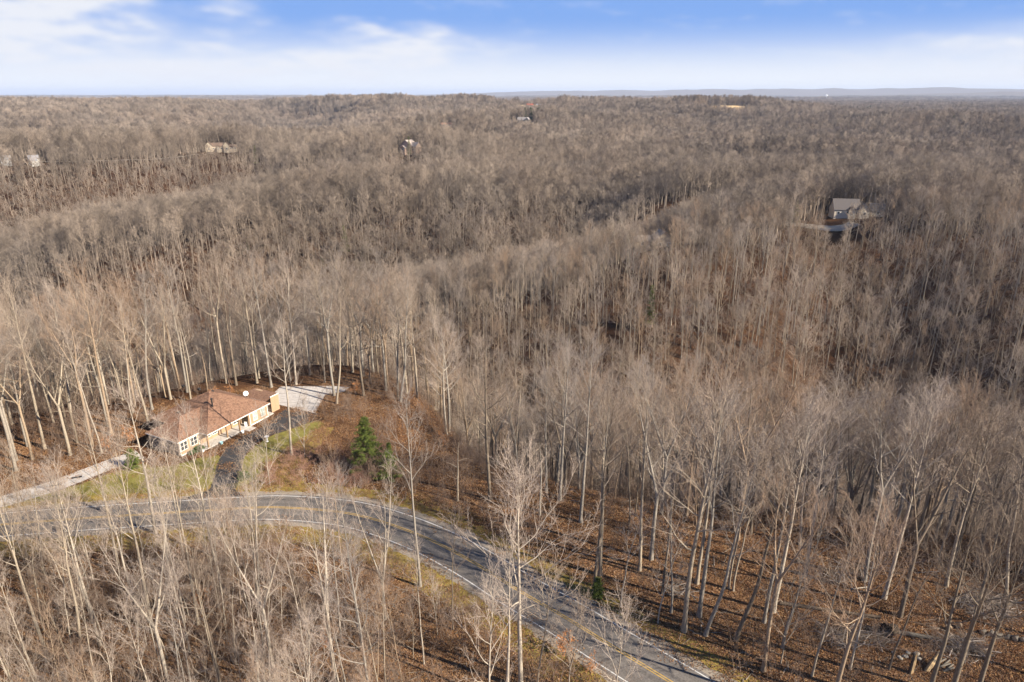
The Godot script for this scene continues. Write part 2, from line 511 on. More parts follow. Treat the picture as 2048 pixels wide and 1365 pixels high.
# P: h height, r stem radius, clear bare share of the stem, limbs, len limb length, a0/a1 limb angles from the vertical, n2 boughs a limb, sp sprays a bough, fork share of the height (0 none), wander, lean
func make_tree(seed_: int, P: Dictionary) -> Dictionary:
	rng.seed = seed_
	var tg := Geo.new()
	tg.use_uv = true
	var lg := Geo.new()
	lg.use_uv = true
	var cg := Geo.new()
	var mid := Geo.new()     # the same tree as it looks some hundred metres off
	var far := Geo.new()     # and at a kilometre
	var stems := []
	var h: float = P.h
	var fork: float = P.get("fork", 0.0)
	var wander: float = P.get("wander", 0.03)
	var lean: Vector3 = P.get("lean", Vector3.ZERO)
	if fork > 0.0:
		var base := bent(Vector3(0, -0.4, 0), Vector3.UP + lean, h * fork + 0.4, 6, wander * 0.6, 0.01)
		var rr := radii(7, P.r * 1.0, P.r * 0.82)
		rr[0] = P.r * 1.45
		tg.tube(base, rr, 8, WHITE * 0.86, WHITE)
		mid.tube(PackedVector3Array([base[0], base[6]]), PackedFloat32Array([P.r * 1.1, P.r * 0.85]), 4, WHITE, WHITE)
		far.tube(PackedVector3Array([base[0], base[6]]), PackedFloat32Array([P.r * 1.2, P.r]), 3, WHITE, WHITE)
		var k: int = P.get("forks", 2)
		var az0 := R(0, TAU)
		for i in k:
			var az := az0 + TAU * i / k + R(-0.3, 0.3)
			var d := Vector3(cos(az), R(2.2, 3.4), sin(az))
			stems.append([base[6] - Vector3(0, 0.25, 0), d, h * (1.0 - fork) * R(0.9, 1.05), P.r * R(0.6, 0.75), 0.12, 1.0 / k + 0.12])
	else:
		stems.append([Vector3(0, -0.4, 0), Vector3.UP + lean, h + 0.4, P.r, P.clear, 1.0])
	for st in stems:
		var slen: float = st[2]
		var sr: float = st[3]
		var clear: float = st[4]
		var pts := bent(st[0], st[1], slen, 15, wander, 0.025)
		var rad := PackedFloat32Array()
		for i in 16:
			rad.append(maxf(sr * (1.0 - 0.93 * pow(i / 15.0, 1.25)), 0.012))
		if fork == 0.0:
			rad[0] = sr * 1.5
		tg.tube(pts, rad, 8 if fork == 0.0 else 6, WHITE * (0.86 if fork == 0.0 else 1.0), WHITE)
		var mp := PackedVector3Array([pts[0], pts[4], pts[8], pts[12], pts[15]])
		mid.tube(mp, PackedFloat32Array([sr * 1.15, sr * 0.9, sr * 0.65, sr * 0.35, 0.02]), 4, WHITE, WHITE)
		far.tube(PackedVector3Array([pts[0], pts[8], pts[15]]), PackedFloat32Array([sr * 1.3, sr * 0.9, 0.05]), 3, WHITE, WHITE)
		var n_limbs := int(ceil(P.limbs * st[5]))
		for i in n_limbs:
			var tt := float(i) / maxi(n_limbs - 1, 1)
			var t := lerpf(clear, 0.97, pow(tt, 0.85)) + R(-0.015, 0.015)
			var p := along(pts, t)
			var az := i * 2.4 + R(-0.5, 0.5)
			var ang := deg_to_rad(lerpf(P.a0, P.a1, tt) + R(-9, 9))
			var d := Vector3(cos(az) * sin(ang), cos(ang), sin(az) * sin(ang))
			var prof := lerpf(1.0, 0.42, tt) * (0.75 if tt < 0.12 else 1.0)
			var ll: float = P.len * prof * R(0.72, 1.2)
			var fi := clampf(t, 0, 1) * 15.0
			var rs := lerpf(rad[int(fi)], rad[mini(int(fi) + 1, 15)], fi - int(fi))
			var lr := clampf(rs * R(0.42, 0.62), 0.022, 0.16)
			var lim := bent(p, d, ll, 7, P.get("crook", 0.16), P.get("lift", 0.07))
			lg.tube(lim, radii(8, lr, 0.012, 0.9), 5 if lr > 0.05 else 4, WHITE, WHITE)
			mid.tube(PackedVector3Array([lim[0], lim[3], lim[7]]), PackedFloat32Array([lr * 1.3, lr * 0.95, 0.02]), 3, WHITE, WHITE)
			if i % 2 == 0:
				far.spike(lim[0], lim[6] - lim[0], lr * 1.5, WHITE)
			var n2: int = maxi(2, int(round(P.n2 * (0.55 + 0.45 * ll / P.len))))
			for j in n2:
				var t2 := lerpf(0.28, 0.98, (j + R(0, 0.7)) / n2)
				var p2 := along(lim, t2)
				var h2 := heading(lim, t2)
				var side := h2.cross(Vector3(R(-1, 1), R(-1, 1), R(-1, 1))).normalized()
				var d2 := (h2 * R(0.7, 1.1) + side * R(0.5, 0.95) + Vector3.UP * 0.25).normalized()
				var l2 := ll * R(0.28, 0.46) * (1.15 - 0.5 * t2) + 0.5
				var r2 := clampf(lr * (1.0 - 0.75 * t2) * 0.7, 0.022, 0.07)
				var bough := bent(p2, d2, l2, 4, 0.2, 0.06)
				cg.tube(bough, radii(5, r2, 0.009), 3, WHITE, WHITE)
				mid.spike(p2, bough[4] - p2, r2 * 1.3, WHITE)
				var ns: int = P.sp
				for k in ns:
					var t3 := 1.0 if k == 0 else R(0.2, 0.95)
					var p3 := along(bough, t3)
					var h3 := heading(bough, t3)
					var s3 := Vector3(R(-1, 1), R(-0.5, 1), R(-1, 1)).normalized()
					var d3 := (h3 + s3 * (0.25 if k == 0 else 0.85) + Vector3.UP * 0.2).normalized()
					var sc: float = R(0.62, 1.05) * P.get("spray", 1.0)
					cg.add(sprays[rng.randi() % sprays.size()], Transform3D(any_basis(d3, R(0, TAU)).scaled(Vector3(sc, sc, sc)), p3))
					var tone := WHITE * R(0.85, 1.05)
					for q in 4:
						mid.spike(p3 + d3 * R(0, 0.7), (d3 + Vector3(R(-1, 1), R(-0.6, 1), R(-1, 1)) * 0.75) * R(0.9, 1.8) * sc, 0.028, tone * R(0.8, 1.05))
					for q in 3:
						far.spike(p3 - d3 * 0.4, (d3 + Vector3(R(-1, 1), R(-0.5, 0.8), R(-1, 1)) * 0.8) * R(1.2, 2.1) * sc, 0.065, tone)
	return {"trunk": tg, "limbs": lg, "crown": cg, "mid": mid, "far": far, "h": h}

var kinds: Array = []      # {trunk, branches, crown: meshes; mid, far: meshes; h}
var clump_meshes: Array = []

func make_all_trees() -> void:
	for i in 7:
		sprays.append(make_spray(100 + i, [6, 7, 6, 7, 6, 8, 6][i], [0.75, 0.95, 0.6, 1.1, 0.85, 0.7, 1.0][i], [0.25, 0.1, 0.4, 0.05, 0.3, 0.2, 0.15][i], 1.12))
	var P := [
		{"h": 27.0, "r": 0.26, "clear": 0.52, "limbs": 15, "len": 6.6, "a0": 58, "a1": 20, "n2": 5, "sp": 2},                                             # 0 tall straight
		{"h": 25.0, "r": 0.27, "clear": 0.40, "limbs": 15, "len": 7.8, "a0": 68, "a1": 30, "n2": 6, "sp": 3, "crook": 0.24},                               # 1 spreading oak
		{"h": 26.0, "r": 0.28, "clear": 0.4, "fork": 0.42, "forks": 2, "limbs": 14, "len": 6.2, "a0": 52, "a1": 22, "n2": 5, "sp": 2},                      # 2 forked
		{"h": 22.0, "r": 0.15, "clear": 0.55, "limbs": 11, "len": 3.6, "a0": 55, "a1": 22, "n2": 4, "sp": 2, "wander": 0.045},                              # 3 slender pole
		{"h": 24.0, "r": 0.23, "clear": 0.5, "limbs": 13, "len": 5.6, "a0": 50, "a1": 18, "n2": 5, "sp": 2, "wander": 0.05, "lean": Vector3(0.1, 0, 0.03)},  # 4 leaning
		{"h": 13.0, "r": 0.10, "clear": 0.35, "limbs": 12, "len": 3.4, "a0": 62, "a1": 28, "n2": 4, "sp": 2, "spray": 0.85, "wander": 0.06},                # 5 young
		{"h": 25.0, "r": 0.27, "clear": 0.42, "limbs": 18, "len": 8.2, "a0": 72, "a1": 22, "n2": 6, "sp": 3, "crook": 0.22, "lift": 0.12},                  # 6 round crown
		{"h": 9.0, "r": 0.07, "clear": 0.22, "limbs": 13, "len": 3.0, "a0": 58, "a1": 22, "n2": 4, "sp": 2, "spray": 0.8, "wander": 0.07},                  # 7 sapling
		{"h": 26.0, "r": 0.23, "clear": 0.54, "limbs": 13, "len": 5.4, "a0": 55, "a1": 20, "n2": 5, "sp": 2, "wander": 0.035},                              # 8 tall narrow
		{"h": 23.0, "r": 0.25, "clear": 0.4, "fork": 0.3, "forks": 3, "limbs": 15, "len": 5.2, "a0": 50, "a1": 20, "n2": 4, "sp": 2, "crook": 0.2},          # 9 three stems
		{"h": 19.0, "r": 0.13, "clear": 0.5, "limbs": 10, "len": 3.2, "a0": 60, "a1": 25, "n2": 4, "sp": 2, "wander": 0.06, "lean": Vector3(-0.05, 0, 0.05)}, # 10 slender crooked
		{"h": 26.5, "r": 0.25, "clear": 0.52, "limbs": 16, "len": 5.8, "a0": 62, "a1": 24, "n2": 5, "sp": 2, "wander": 0.04, "crook": 0.2},                 # 11 tall, uneven
		{"h": 23.0, "r": 0.24, "clear": 0.34, "limbs": 17, "len": 8.6, "a0": 74, "a1": 34, "n2": 6, "sp": 3, "crook": 0.28},                               # 12 low wide oak
		{"h": 25.0, "r": 0.25, "clear": 0.4, "fork": 0.55, "forks": 2, "limbs": 14, "len": 6.0, "a0": 60, "a1": 24, "n2": 5, "sp": 2, "wander": 0.045},      # 13 high fork
		{"h": 14.0, "r": 0.2, "clear": 0.45, "limbs": 6, "len": 2.4, "a0": 75, "a1": 50, "n2": 2, "sp": 1, "wander": 0.03, "crook": 0.3, "spray": 0.6},      # 14 dead snag
	]
	for i in P.size():
		var t := make_tree(500 + i * 17, P[i])
		var k := {"h": t.h}
		k.trunk = t.trunk.mesh()
		k.crown = t.crown.mesh(M.twig[0], t.limbs.mesh(M.bark[0]))   # the limbs first, then the twigs
		k.mid = t.mid.mesh(M.wood)
		k.far_geo = t.far
		k.far = t.far.mesh(M.wood)
		kinds.append(k)
	# groups of five trees for the woods beyond a mile
	rng.seed = 9
	for i in 4:
		var g := Geo.new()
		for j in 5:
			var f: Dictionary = kinds[[12, 1, 2, 6, 13, 9, 6][rng.randi() % 7]]
			var s := R(0.85, 1.1)
			var off := Vector3(R(-8, 8), R(-1, 1), R(-8, 8))
			g.add(f.far_geo, Transform3D(Basis(Vector3.UP, R(0, TAU)).scaled(Vector3(s * 1.15, s, s * 1.15)), off))
		clump_meshes.append(g.mesh(M.wood))

# ------------------------------------------------------------------ scattered copies
func scatter(called: String, mesh: Mesh, xfs: Array, cols: Array, parent: Node, m: Material = null) -> void:
	if xfs.is_empty():
		return
	var mm := MultiMesh.new()
	mm.transform_format = MultiMesh.TRANSFORM_3D
	mm.use_colors = true
	mm.instance_count = xfs.size()
	mm.mesh = mesh
	for i in xfs.size():
		mm.set_instance_transform(i, xfs[i])
		mm.set_instance_color(i, cols[i])
	var o := MultiMeshInstance3D.new()
	o.name = called
	o.multimesh = mm
	if m:
		o.material_override = m
	o.set_meta("kind", "stuff")
	parent.add_child(o, true)

func mass(called: String, label: String, category: String) -> Node3D:
	var o := Node3D.new()
	o.name = numbered(called)
	tag(o, label, category, "", "stuff")
	add_child(o, true)
	return o

# ------------------------------------------------------------------ where nothing grows
var lawn_a := PackedVector2Array([Vector2(-75, -86.6), Vector2(-65, -88.6), Vector2(-54, -89.9), Vector2(-46.6, -91.0), Vector2(-47.6, -96), Vector2(-48.6, -101), Vector2(-51.5, -100.6), Vector2(-55.4, -97.6), Vector2(-58.5, -97.4), Vector2(-60.5, -98.6), Vector2(-62.5, -97.2), Vector2(-66, -93.2), Vector2(-70.5, -89.2)])
var lawn_b := PackedVector2Array([Vector2(-42.6, -91.2), Vector2(-44.0, -94.5), Vector2(-44.8, -99.5), Vector2(-44.4, -104), Vector2(-42.6, -108), Vector2(-39.2, -111.6), Vector2(-36.2, -114.4), Vector2(-34.2, -112.6), Vector2(-36.8, -107.6), Vector2(-39.0, -102.5), Vector2(-40.6, -97.5), Vector2(-40.2, -92.6)])
var pad := PackedVector2Array([Vector2(-45.0, -120.6), Vector2(-48.6, -123.0), Vector2(-47.9, -129.6), Vector2(-37.8, -130.0), Vector2(-33.6, -129.2), Vector2(-34.2, -127.0), Vector2(-37.6, -125.4), Vector2(-37.4, -117.0)])
var clearings := []      # [x, z, radius]
var low_zones := []      # [where, radius] of young growth below the far houses

func open_ground(p: Vector2) -> bool:
	var d := seg_dist(p, road_pts)
	if d < 5.4:
		return true
	if p.x > -60 and p.y > -90 and p.y < -40 and d < 8.5 and p.x < 9:
		# the mown bank on the near side
		var near := (p.y - road_y(p.x)) > 0.0
		if near and d < 7.4:
			return true
	if d > 90.0 and p.length() < 140.0:
		return false
	var l := p - HO
	var u := l.dot(HU)
	var n := l.dot(HN)
	if u > -3.5 and u < 24.5 and n > -15.0 and n < 8.5:
		return true
	if seg_dist(p, west_drive) < 3.4 or seg_dist(p, house_drive) < 3.4:
		return true
	if Geometry2D.is_point_in_polygon(p, lawn_a) or Geometry2D.is_point_in_polygon(p, lawn_b) or Geometry2D.is_point_in_polygon(p, pad):
		return true
	if p.x > -62 and p.x < -40 and p.y > -81.5 and p.y < -74:
		return true
	if p.x > -45 and p.x < -26 and p.y > -112 and p.y < -89 and (p.x + 26.0) < -(p.y + 89.0) * 0.2 + 0.0:
		return true
	for q in clearings:
		if absf(p.x - q[0]) < q[2] and absf(p.y - q[1]) < q[2] and Vector2(p.x - q[0], p.y - q[1]).length() < q[2]:
			return true
	return false

func road_y(x: float) -> float:
	for i in road_pts.size() - 1:
		if x >= road_pts[i].x and x <= road_pts[i + 1].x:
			return lerpf(road_pts[i].y, road_pts[i + 1].y, (x - road_pts[i].x) / (road_pts[i + 1].x - road_pts[i].x))
	return road_pts[0].y

func smooth_line(ctrl: Array, step: float) -> PackedVector2Array:
	var cv := Curve2D.new()
	for i in ctrl.size():
		var a: Vector2 = ctrl[maxi(i - 1, 0)]
		var b: Vector2 = ctrl[mini(i + 1, ctrl.size() - 1)]
		var p: Vector2 = ctrl[i]
		var t := (b - a).normalized()
		var l0 := p.distance_to(a) / 3.0
		var l1 := p.distance_to(b) / 3.0
		cv.add_point(p, -t * l0, t * l1)
	cv.bake_interval = step
	return cv.get_baked_points()

func ribbon(line: PackedVector2Array, off_a: float, off_b: float, y: float, ragged := 0.0, seed_ := 1, ya := -1.0, yb := -1.0) -> Geo:
	var g := Geo.new()
	rng.seed = seed_
	var pa := PackedVector3Array()
	var pb := PackedVector3Array()
	for i in line.size():
		var t := (line[mini(i + 1, line.size() - 1)] - line[maxi(i - 1, 0)]).normalized()
		var nn := Vector2(-t.y, t.x)
		var a := line[i] + nn * (off_a + R(-1, 1) * ragged)
		var b := line[i] + nn * (off_b + R(-1, 1) * ragged)
		pa.append(Vector3(a.x, y if ya < 0 else ya, a.y))
		pb.append(Vector3(b.x, y if yb < 0 else yb, b.y))
	for i in line.size() - 1:
		g.face([pa[i], pb[i], pb[i + 1], pa[i + 1]], Vector3.UP, WHITE)
	return g

func sheet(poly: PackedVector2Array, y: float, ragged: float, seed_: int, rounded := true) -> Geo:
	# a flat sheet with an uneven outline
	rng.seed = seed_
	var fine := PackedVector2Array()
	var m := poly.size()
	for i in m:
		var a := poly[i]
		var b := poly[(i + 1) % m]
		var k := maxi(1, int(a.distance_to(b) / 0.5))
		for j in k:
			fine.append(a.lerp(b, float(j) / k))
	if rounded:
		for pass_ in 3:
			var next := PackedVector2Array()
			for i in fine.size():
				next.append((fine[posmod(i - 1, fine.size())] + fine[i] * 2.0 + fine[(i + 1) % fine.size()]) * 0.25)
			fine = next
	var moved := PackedVector2Array()
	for i in fine.size():
		var t := (fine[(i + 1) % fine.size()] - fine[posmod(i - 1, fine.size())]).normalized()
		moved.append(fine[i] + Vector2(-t.y, t.x) * R(-1, 1) * ragged)
	fine = moved
	var idx := Geometry2D.triangulate_polygon(fine)
	var g := Geo.new()
	for i in idx.size() / 3:
		var ps := []
		for k in 3:
			var q := fine[idx[i * 3 + k]]
			ps.append(Vector3(q.x, y, q.y))
		g.face(ps, Vector3.UP, WHITE)
	return g

# ------------------------------------------------------------------ setting
func build_land() -> void:
	var radii_ := PackedFloat32Array([0.0, 8.0, 16.0, 24.0, 31.0])
	var r := 36.0
	while r < 190.0:
		radii_.append(r)
		r += 1.7
	while r < 40000.0:
		radii_.append(r)
		r *= 1.035
	var angles := PackedFloat32Array()
	var a := -64.0
	while a < 64.0:
		angles.append(a)
		a += 1.0
	while a < 296.0:
		angles.append(a)
		a += 8.0
	angles.append(296.0)
	var nr := radii_.size()
	var na := angles.size()
	var pos := PackedVector3Array()
	var col := PackedColorArray()
	var tint := FastNoiseLite.new()
	tint.seed = 12
	tint.frequency = 0.03
	for i in nr:
		for j in na:
			var th := deg_to_rad(angles[j])
			var x := radii_[i] * sin(th)
			var z := -radii_[i] * cos(th)
			pos.append(Vector3(x, ground(x, z), z))
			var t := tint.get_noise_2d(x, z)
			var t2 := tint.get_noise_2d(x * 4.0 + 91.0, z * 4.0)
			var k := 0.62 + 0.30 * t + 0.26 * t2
			k = clampf(k, 0.25, 1.0) * lerpf(1.0, 0.62, smoothstep(105.0, 170.0, radii_[i])) * lerpf(1.0, 0.85, smoothstep(300.0, 480.0, radii_[i]))  # farther out, shade between the trees is painted into the litter, darker and greyer
			var far_shade := smoothstep(105.0, 170.0, radii_[i])
			col.append(Color(k, k * (0.88 + 0.05 * t + 0.06 * far_shade), k * (0.80 + 0.1 * t + 0.16 * far_shade)))
	var near := [PackedVector3Array(), PackedColorArray(), PackedVector2Array()]
	var out := [PackedVector3Array(), PackedColorArray(), PackedVector2Array()]
	for i in nr - 1:
		var to: Array = near if radii_[i] < 2200.0 else out
		var s := 1.0 / 5.5 if radii_[i] < 2200.0 else 1.0 / 900.0
		for j in na - 1:
			if radii_[i] > 700.0 and angles[j] >= 64.0 and angles[j] < 288.0 and i % 2 == 0 and false:
				continue
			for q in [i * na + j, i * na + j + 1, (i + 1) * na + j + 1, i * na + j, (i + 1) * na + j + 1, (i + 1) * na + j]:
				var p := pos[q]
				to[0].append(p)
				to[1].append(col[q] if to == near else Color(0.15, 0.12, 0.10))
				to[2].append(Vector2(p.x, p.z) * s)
	var am := ArrayMesh.new()
	for to in [near, out]:
		var st := SurfaceTool.new()
		var arr := []
		arr.resize(Mesh.ARRAY_MAX)
		arr[Mesh.ARRAY_VERTEX] = to[0]
		arr[Mesh.ARRAY_COLOR] = to[1]
		arr[Mesh.ARRAY_TEX_UV] = to[2]
		st.create_from_arrays(arr)
		st.index()
		st.generate_normals()
		st.commit(am)
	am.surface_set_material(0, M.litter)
	am.surface_set_material(1, M.far_ground)
	var o := MeshInstance3D.new()
	o.name = "ground"
	o.mesh = am
	tag(o, "leaf-covered woodland ground rolling away to the horizon", "ground", "", "structure")
	add_child(o, true)

func flat(called: String, g: Geo, m: Material, label: String, category: String) -> MeshInstance3D:
	return whole(called, g, m, label, category, "", "structure")

func build_paving() -> void:
	var rd := smooth_line([Vector2(-150, -58), Vector2(-110, -72), Vector2(-90, -77.8), Vector2(-71.8, -81.4), Vector2(-60, -83.1), Vector2(-50.5, -84.2), Vector2(-41, -85.3), Vector2(-34.5, -85.7), Vector2(-25, -84.5), Vector2(-19, -82.4), Vector2(-11.5, -78.2), Vector2(-5, -73.2), Vector2(0.8, -67.9), Vector2(6.2, -63.3), Vector2(10.6, -59.3), Vector2(15.8, -54.6), Vector2(27, -44.4), Vector2(46, -26), Vector2(70, 2)], 1.0)
	var verge_n := ribbon(rd, 3.2, 8.2, 0.010, 0.55, 3)
	flat("near_verge", verge_n, M.verge, "strip of dry olive grass along the near edge of the road", "grass verge")
	flat("far_verge", ribbon(rd, -3.2, -6.6, 0.010, 0.6, 4), M.verge, "strip of dry grass between the road and the woods beyond it", "grass verge")
	flat("gravel_shoulder", ribbon(rd, 3.0, 4.35, 0.018, 0.28, 5), M.gravel, "pale gravel shoulder on the near edge of the road", "road shoulder")
	flat("gravel_shoulder", ribbon(rd, -3.0, -4.5, 0.018, 0.32, 6), M.gravel, "pale gravel shoulder on the far edge of the road", "road shoulder")
	var rg := Geo.new()
	var lanes := [-3.42, -2.9, -2.45, -1.75, -1.1, -0.55, 0.0, 0.55, 1.1, 1.75, 2.45, 2.9, 3.42]
	var wear := [1.0, 0.92, 0.80, 0.93, 0.80, 0.95, 0.95, 0.80, 0.93, 0.80, 0.92, 1.0]
	for i in lanes.size() - 1:
		var rb := ribbon(rd, lanes[i], lanes[i + 1], 0.042, 0.0, 7)
		rb.c.fill(WHITE * wear[i])
		rg.v.append_array(rb.v); rg.n.append_array(rb.n); rg.c.append_array(rb.c)
	var asphalt := flat("road", rg, M.asphalt, "two-lane grey asphalt road curving past the house", "road")
	for s in [-1, 1]:
		var ed := ribbon(rd, 2.95 * s, 3.08 * s, 0.049)
		var o := part("edge_line", ed, M.white_line, asphalt)
		o.set_meta("kind", "structure")
		var ce := part("centre_line", ribbon(rd, 0.08 * s, 0.21 * s, 0.049), M.yellow_line, asphalt)
		ce.set_meta("kind", "structure")
	# tar-sealed cracks
	rng.seed = 88
	for i in 16:
		var k := int(R(30, rd.size() - 60))
		var off := R(-2.6, 2.2)
		var sub := PackedVector2Array()
		var n_ := int(R(3, 11)) if i % 3 else 3
		for j in n_:
			var t := (rd[k + j + 1] - rd[k + j]).normalized()
			var side := Vector2(-t.y, t.x)
			sub.append(rd[k + j] + side * (off + R(-0.22, 0.22)) if i % 3 else rd[k] + side * lerpf(-3.0, 3.0, j / 2.0) + t * R(-0.3, 0.3))
		var cr := part("tar_seam", ribbon(sub, -0.045, 0.045, 0.0465, 0.02, 90 + i), M.drive, asphalt)
		cr.set_meta("kind", "structure")
	flat("driveway", ribbon(house_drive, -2.0, 2.0, 0.030, 0.05, 9), M.drive, "dark asphalt driveway curving from the road up to the porch", "driveway")
	flat("driveway_mouth", sheet(PackedVector2Array([Vector2(-49.5, -88.0), Vector2(-46.4, -90.2), Vector2(-45.9, -93), Vector2(-43.4, -93), Vector2(-42.4, -90.2), Vector2(-39.2, -88.2)]), 0.036, 0.04, 10), M.drive, "dark asphalt flare where the driveway meets the road", "driveway")
	flat("turning_area", sheet(PackedVector2Array([Vector2(-45.6, -110.6), Vector2(-44.3, -116.8), Vector2(-43.2, -119.6), Vector2(-40, -118.8), Vector2(-36.8, -117.2), Vector2(-35.6, -114.6), Vector2(-38.6, -112), Vector2(-42, -108.5)]), 0.034, 0.05, 11), M.drive, "dark asphalt turning area beside the lean-to", "driveway")
	var pd := flat("concrete_pad", sheet(pad, 0.040, 0.03, 12, false), M.concrete, "pale concrete parking pad behind the house beside the woods", "parking pad")
	for e in [[Vector2(-48.2, -126.0), Vector2(-34.9, -126.4)], [Vector2(-46.6, -121.9), Vector2(-37.6, -121.4)], [Vector2(-43.4, -129.7), Vector2(-41.6, -119.0)], [Vector2(-38.6, -129.9), Vector2(-38.4, -117.6)]]:
		part("joint", ribbon(PackedVector2Array([e[0], e[1]]), -0.03, 0.03, 0.0445), M.drive, pd).set_meta("kind", "structure")
	var cd := flat("concrete_drive", ribbon(west_drive, -1.9, 1.9, 0.030, 0.06, 13), M.concrete, "pale concrete drive running from the road to the end of the house", "driveway")
	flat("lawn", sheet(lawn_a, 0.016, 0.22, 14), M.grass, "olive front lawn between the concrete drive and the dark driveway", "lawn")
	for i in range(2, west_drive.size() - 2, 3):
		var t := (west_drive[i + 1] - west_drive[i]).normalized()
		var nn := Vector2(-t.y, t.x)
		part("joint", ribbon(PackedVector2Array([west_drive[i] - nn * 1.85, west_drive[i] + nn * 1.85]), -0.025, 0.025, 0.0345), M.drive, cd).set_meta("kind", "structure")
	flat("straw_bank", sheet(PackedVector2Array([Vector2(-40.8, -91.0), Vector2(-41.0, -97), Vector2(-39.4, -102.5), Vector2(-37.2, -107.6), Vector2(-34.6, -112), Vector2(-32.0, -111), Vector2(-33.4, -104), Vector2(-34.0, -97), Vector2(-31.5, -91.6), Vector2(-35, -90.6)]), 0.013, 0.35, 16), M.verge, "orange straw bank between the driveway lawn and the reddish thicket", "bank")
	flat("lawn", sheet(lawn_b, 0.016, 0.2, 15), M.grass, "narrow olive lawn strip on the outer side of the driveway bend", "lawn")

func line_of(a: Array, step := 1.0) -> PackedVector2Array:
	return smooth_line(a, step)

# ------------------------------------------------------------------ house
func hp(u: float, n: float, y: float) -> Vector3:   # house axes: x along the front, z out of the front
	return Vector3(u, y, n)

func roof_face(g: Geo, pts: Array, eave_a: Vector3, eave_b: Vector3) -> void:
	var ex := (eave_b - eave_a).normalized()
	var p0: Vector3 = pts[0]
	var p1: Vector3 = pts[1]
	var p2: Vector3 = pts[2]
	var nn := (p1 - p0).cross(p2 - p0).normalized()
	if nn.y < 0:
		nn = -nn
	var ey := nn.cross(ex)
	if ey.y < 0:
		ey = -ey
	var uvs := []
	for p in pts:
		uvs.append(Vector2((p - eave_a).dot(ex) / 4.4, -(p - eave_a).dot(ey) / 4.4))
	g.face(pts, nn, WHITE, uvs)

func wall_box(lo: Vector3, hi: Vector3, s := 1.6) -> Geo:
	var g := Geo.new()
	g.use_uv = true
	g.box(lo, hi, WHITE)
	for i in g.uv.size():
		g.uv[i] = g.uv[i] / s
	return g

func box_part(called: String, lo: Vector3, hi: Vector3, m: Material, parent: Node) -> MeshInstance3D:
	var g := Geo.new()
	g.box(lo, hi, WHITE)
	return part(called, g, m, parent)

# a window set in a wall whose outside looks along +z (face "n") or -x / +x (face "u")
func window(parent: Node, at: Vector3, w: float, h: float, face_: String, panes: int, glass: Material) -> void:
	var fr := Geo.new()
	var b := 0.09
	var xf := Transform3D.IDENTITY
	if face_ == "-u":
		xf = Transform3D(Basis(Vector3.UP, -PI / 2), Vector3.ZERO)
	elif face_ == "u":
		xf = Transform3D(Basis(Vector3.UP, PI / 2), Vector3.ZERO)
	xf.origin = at
	fr.box(Vector3(-w / 2 - b, -b, -0.03), Vector3(w / 2 + b, 0, 0.07), WHITE, xf)
	fr.box(Vector3(-w / 2 - b, h, -0.03), Vector3(w / 2 + b, h + b, 0.07), WHITE, xf)
	for s in [-1, 1]:
		fr.box(Vector3(s * (w / 2 + b / 2) - b / 2, 0, -0.03), Vector3(s * (w / 2 + b / 2) + b / 2, h, 0.07), WHITE, xf)
	for i in range(1, panes):
		var x := -w / 2 + w * i / panes
		fr.box(Vector3(x - 0.05, 0, -0.03), Vector3(x + 0.05, h, 0.065), WHITE, xf)
	fr.box(Vector3(-w / 2, h * 0.5 - 0.025, -0.02), Vector3(w / 2, h * 0.5 + 0.025, 0.055), WHITE, xf)
	var o := part("window", fr, M.trim, parent)
	for i in panes:
		var p := Geo.new()
		p.box(Vector3(-w / 2 + w * i / panes + 0.03, 0.01, -0.02), Vector3(-w / 2 + w * (i + 1) / panes - 0.03, h - 0.01, 0.02), WHITE, xf)
		part("pane", p, glass, o)

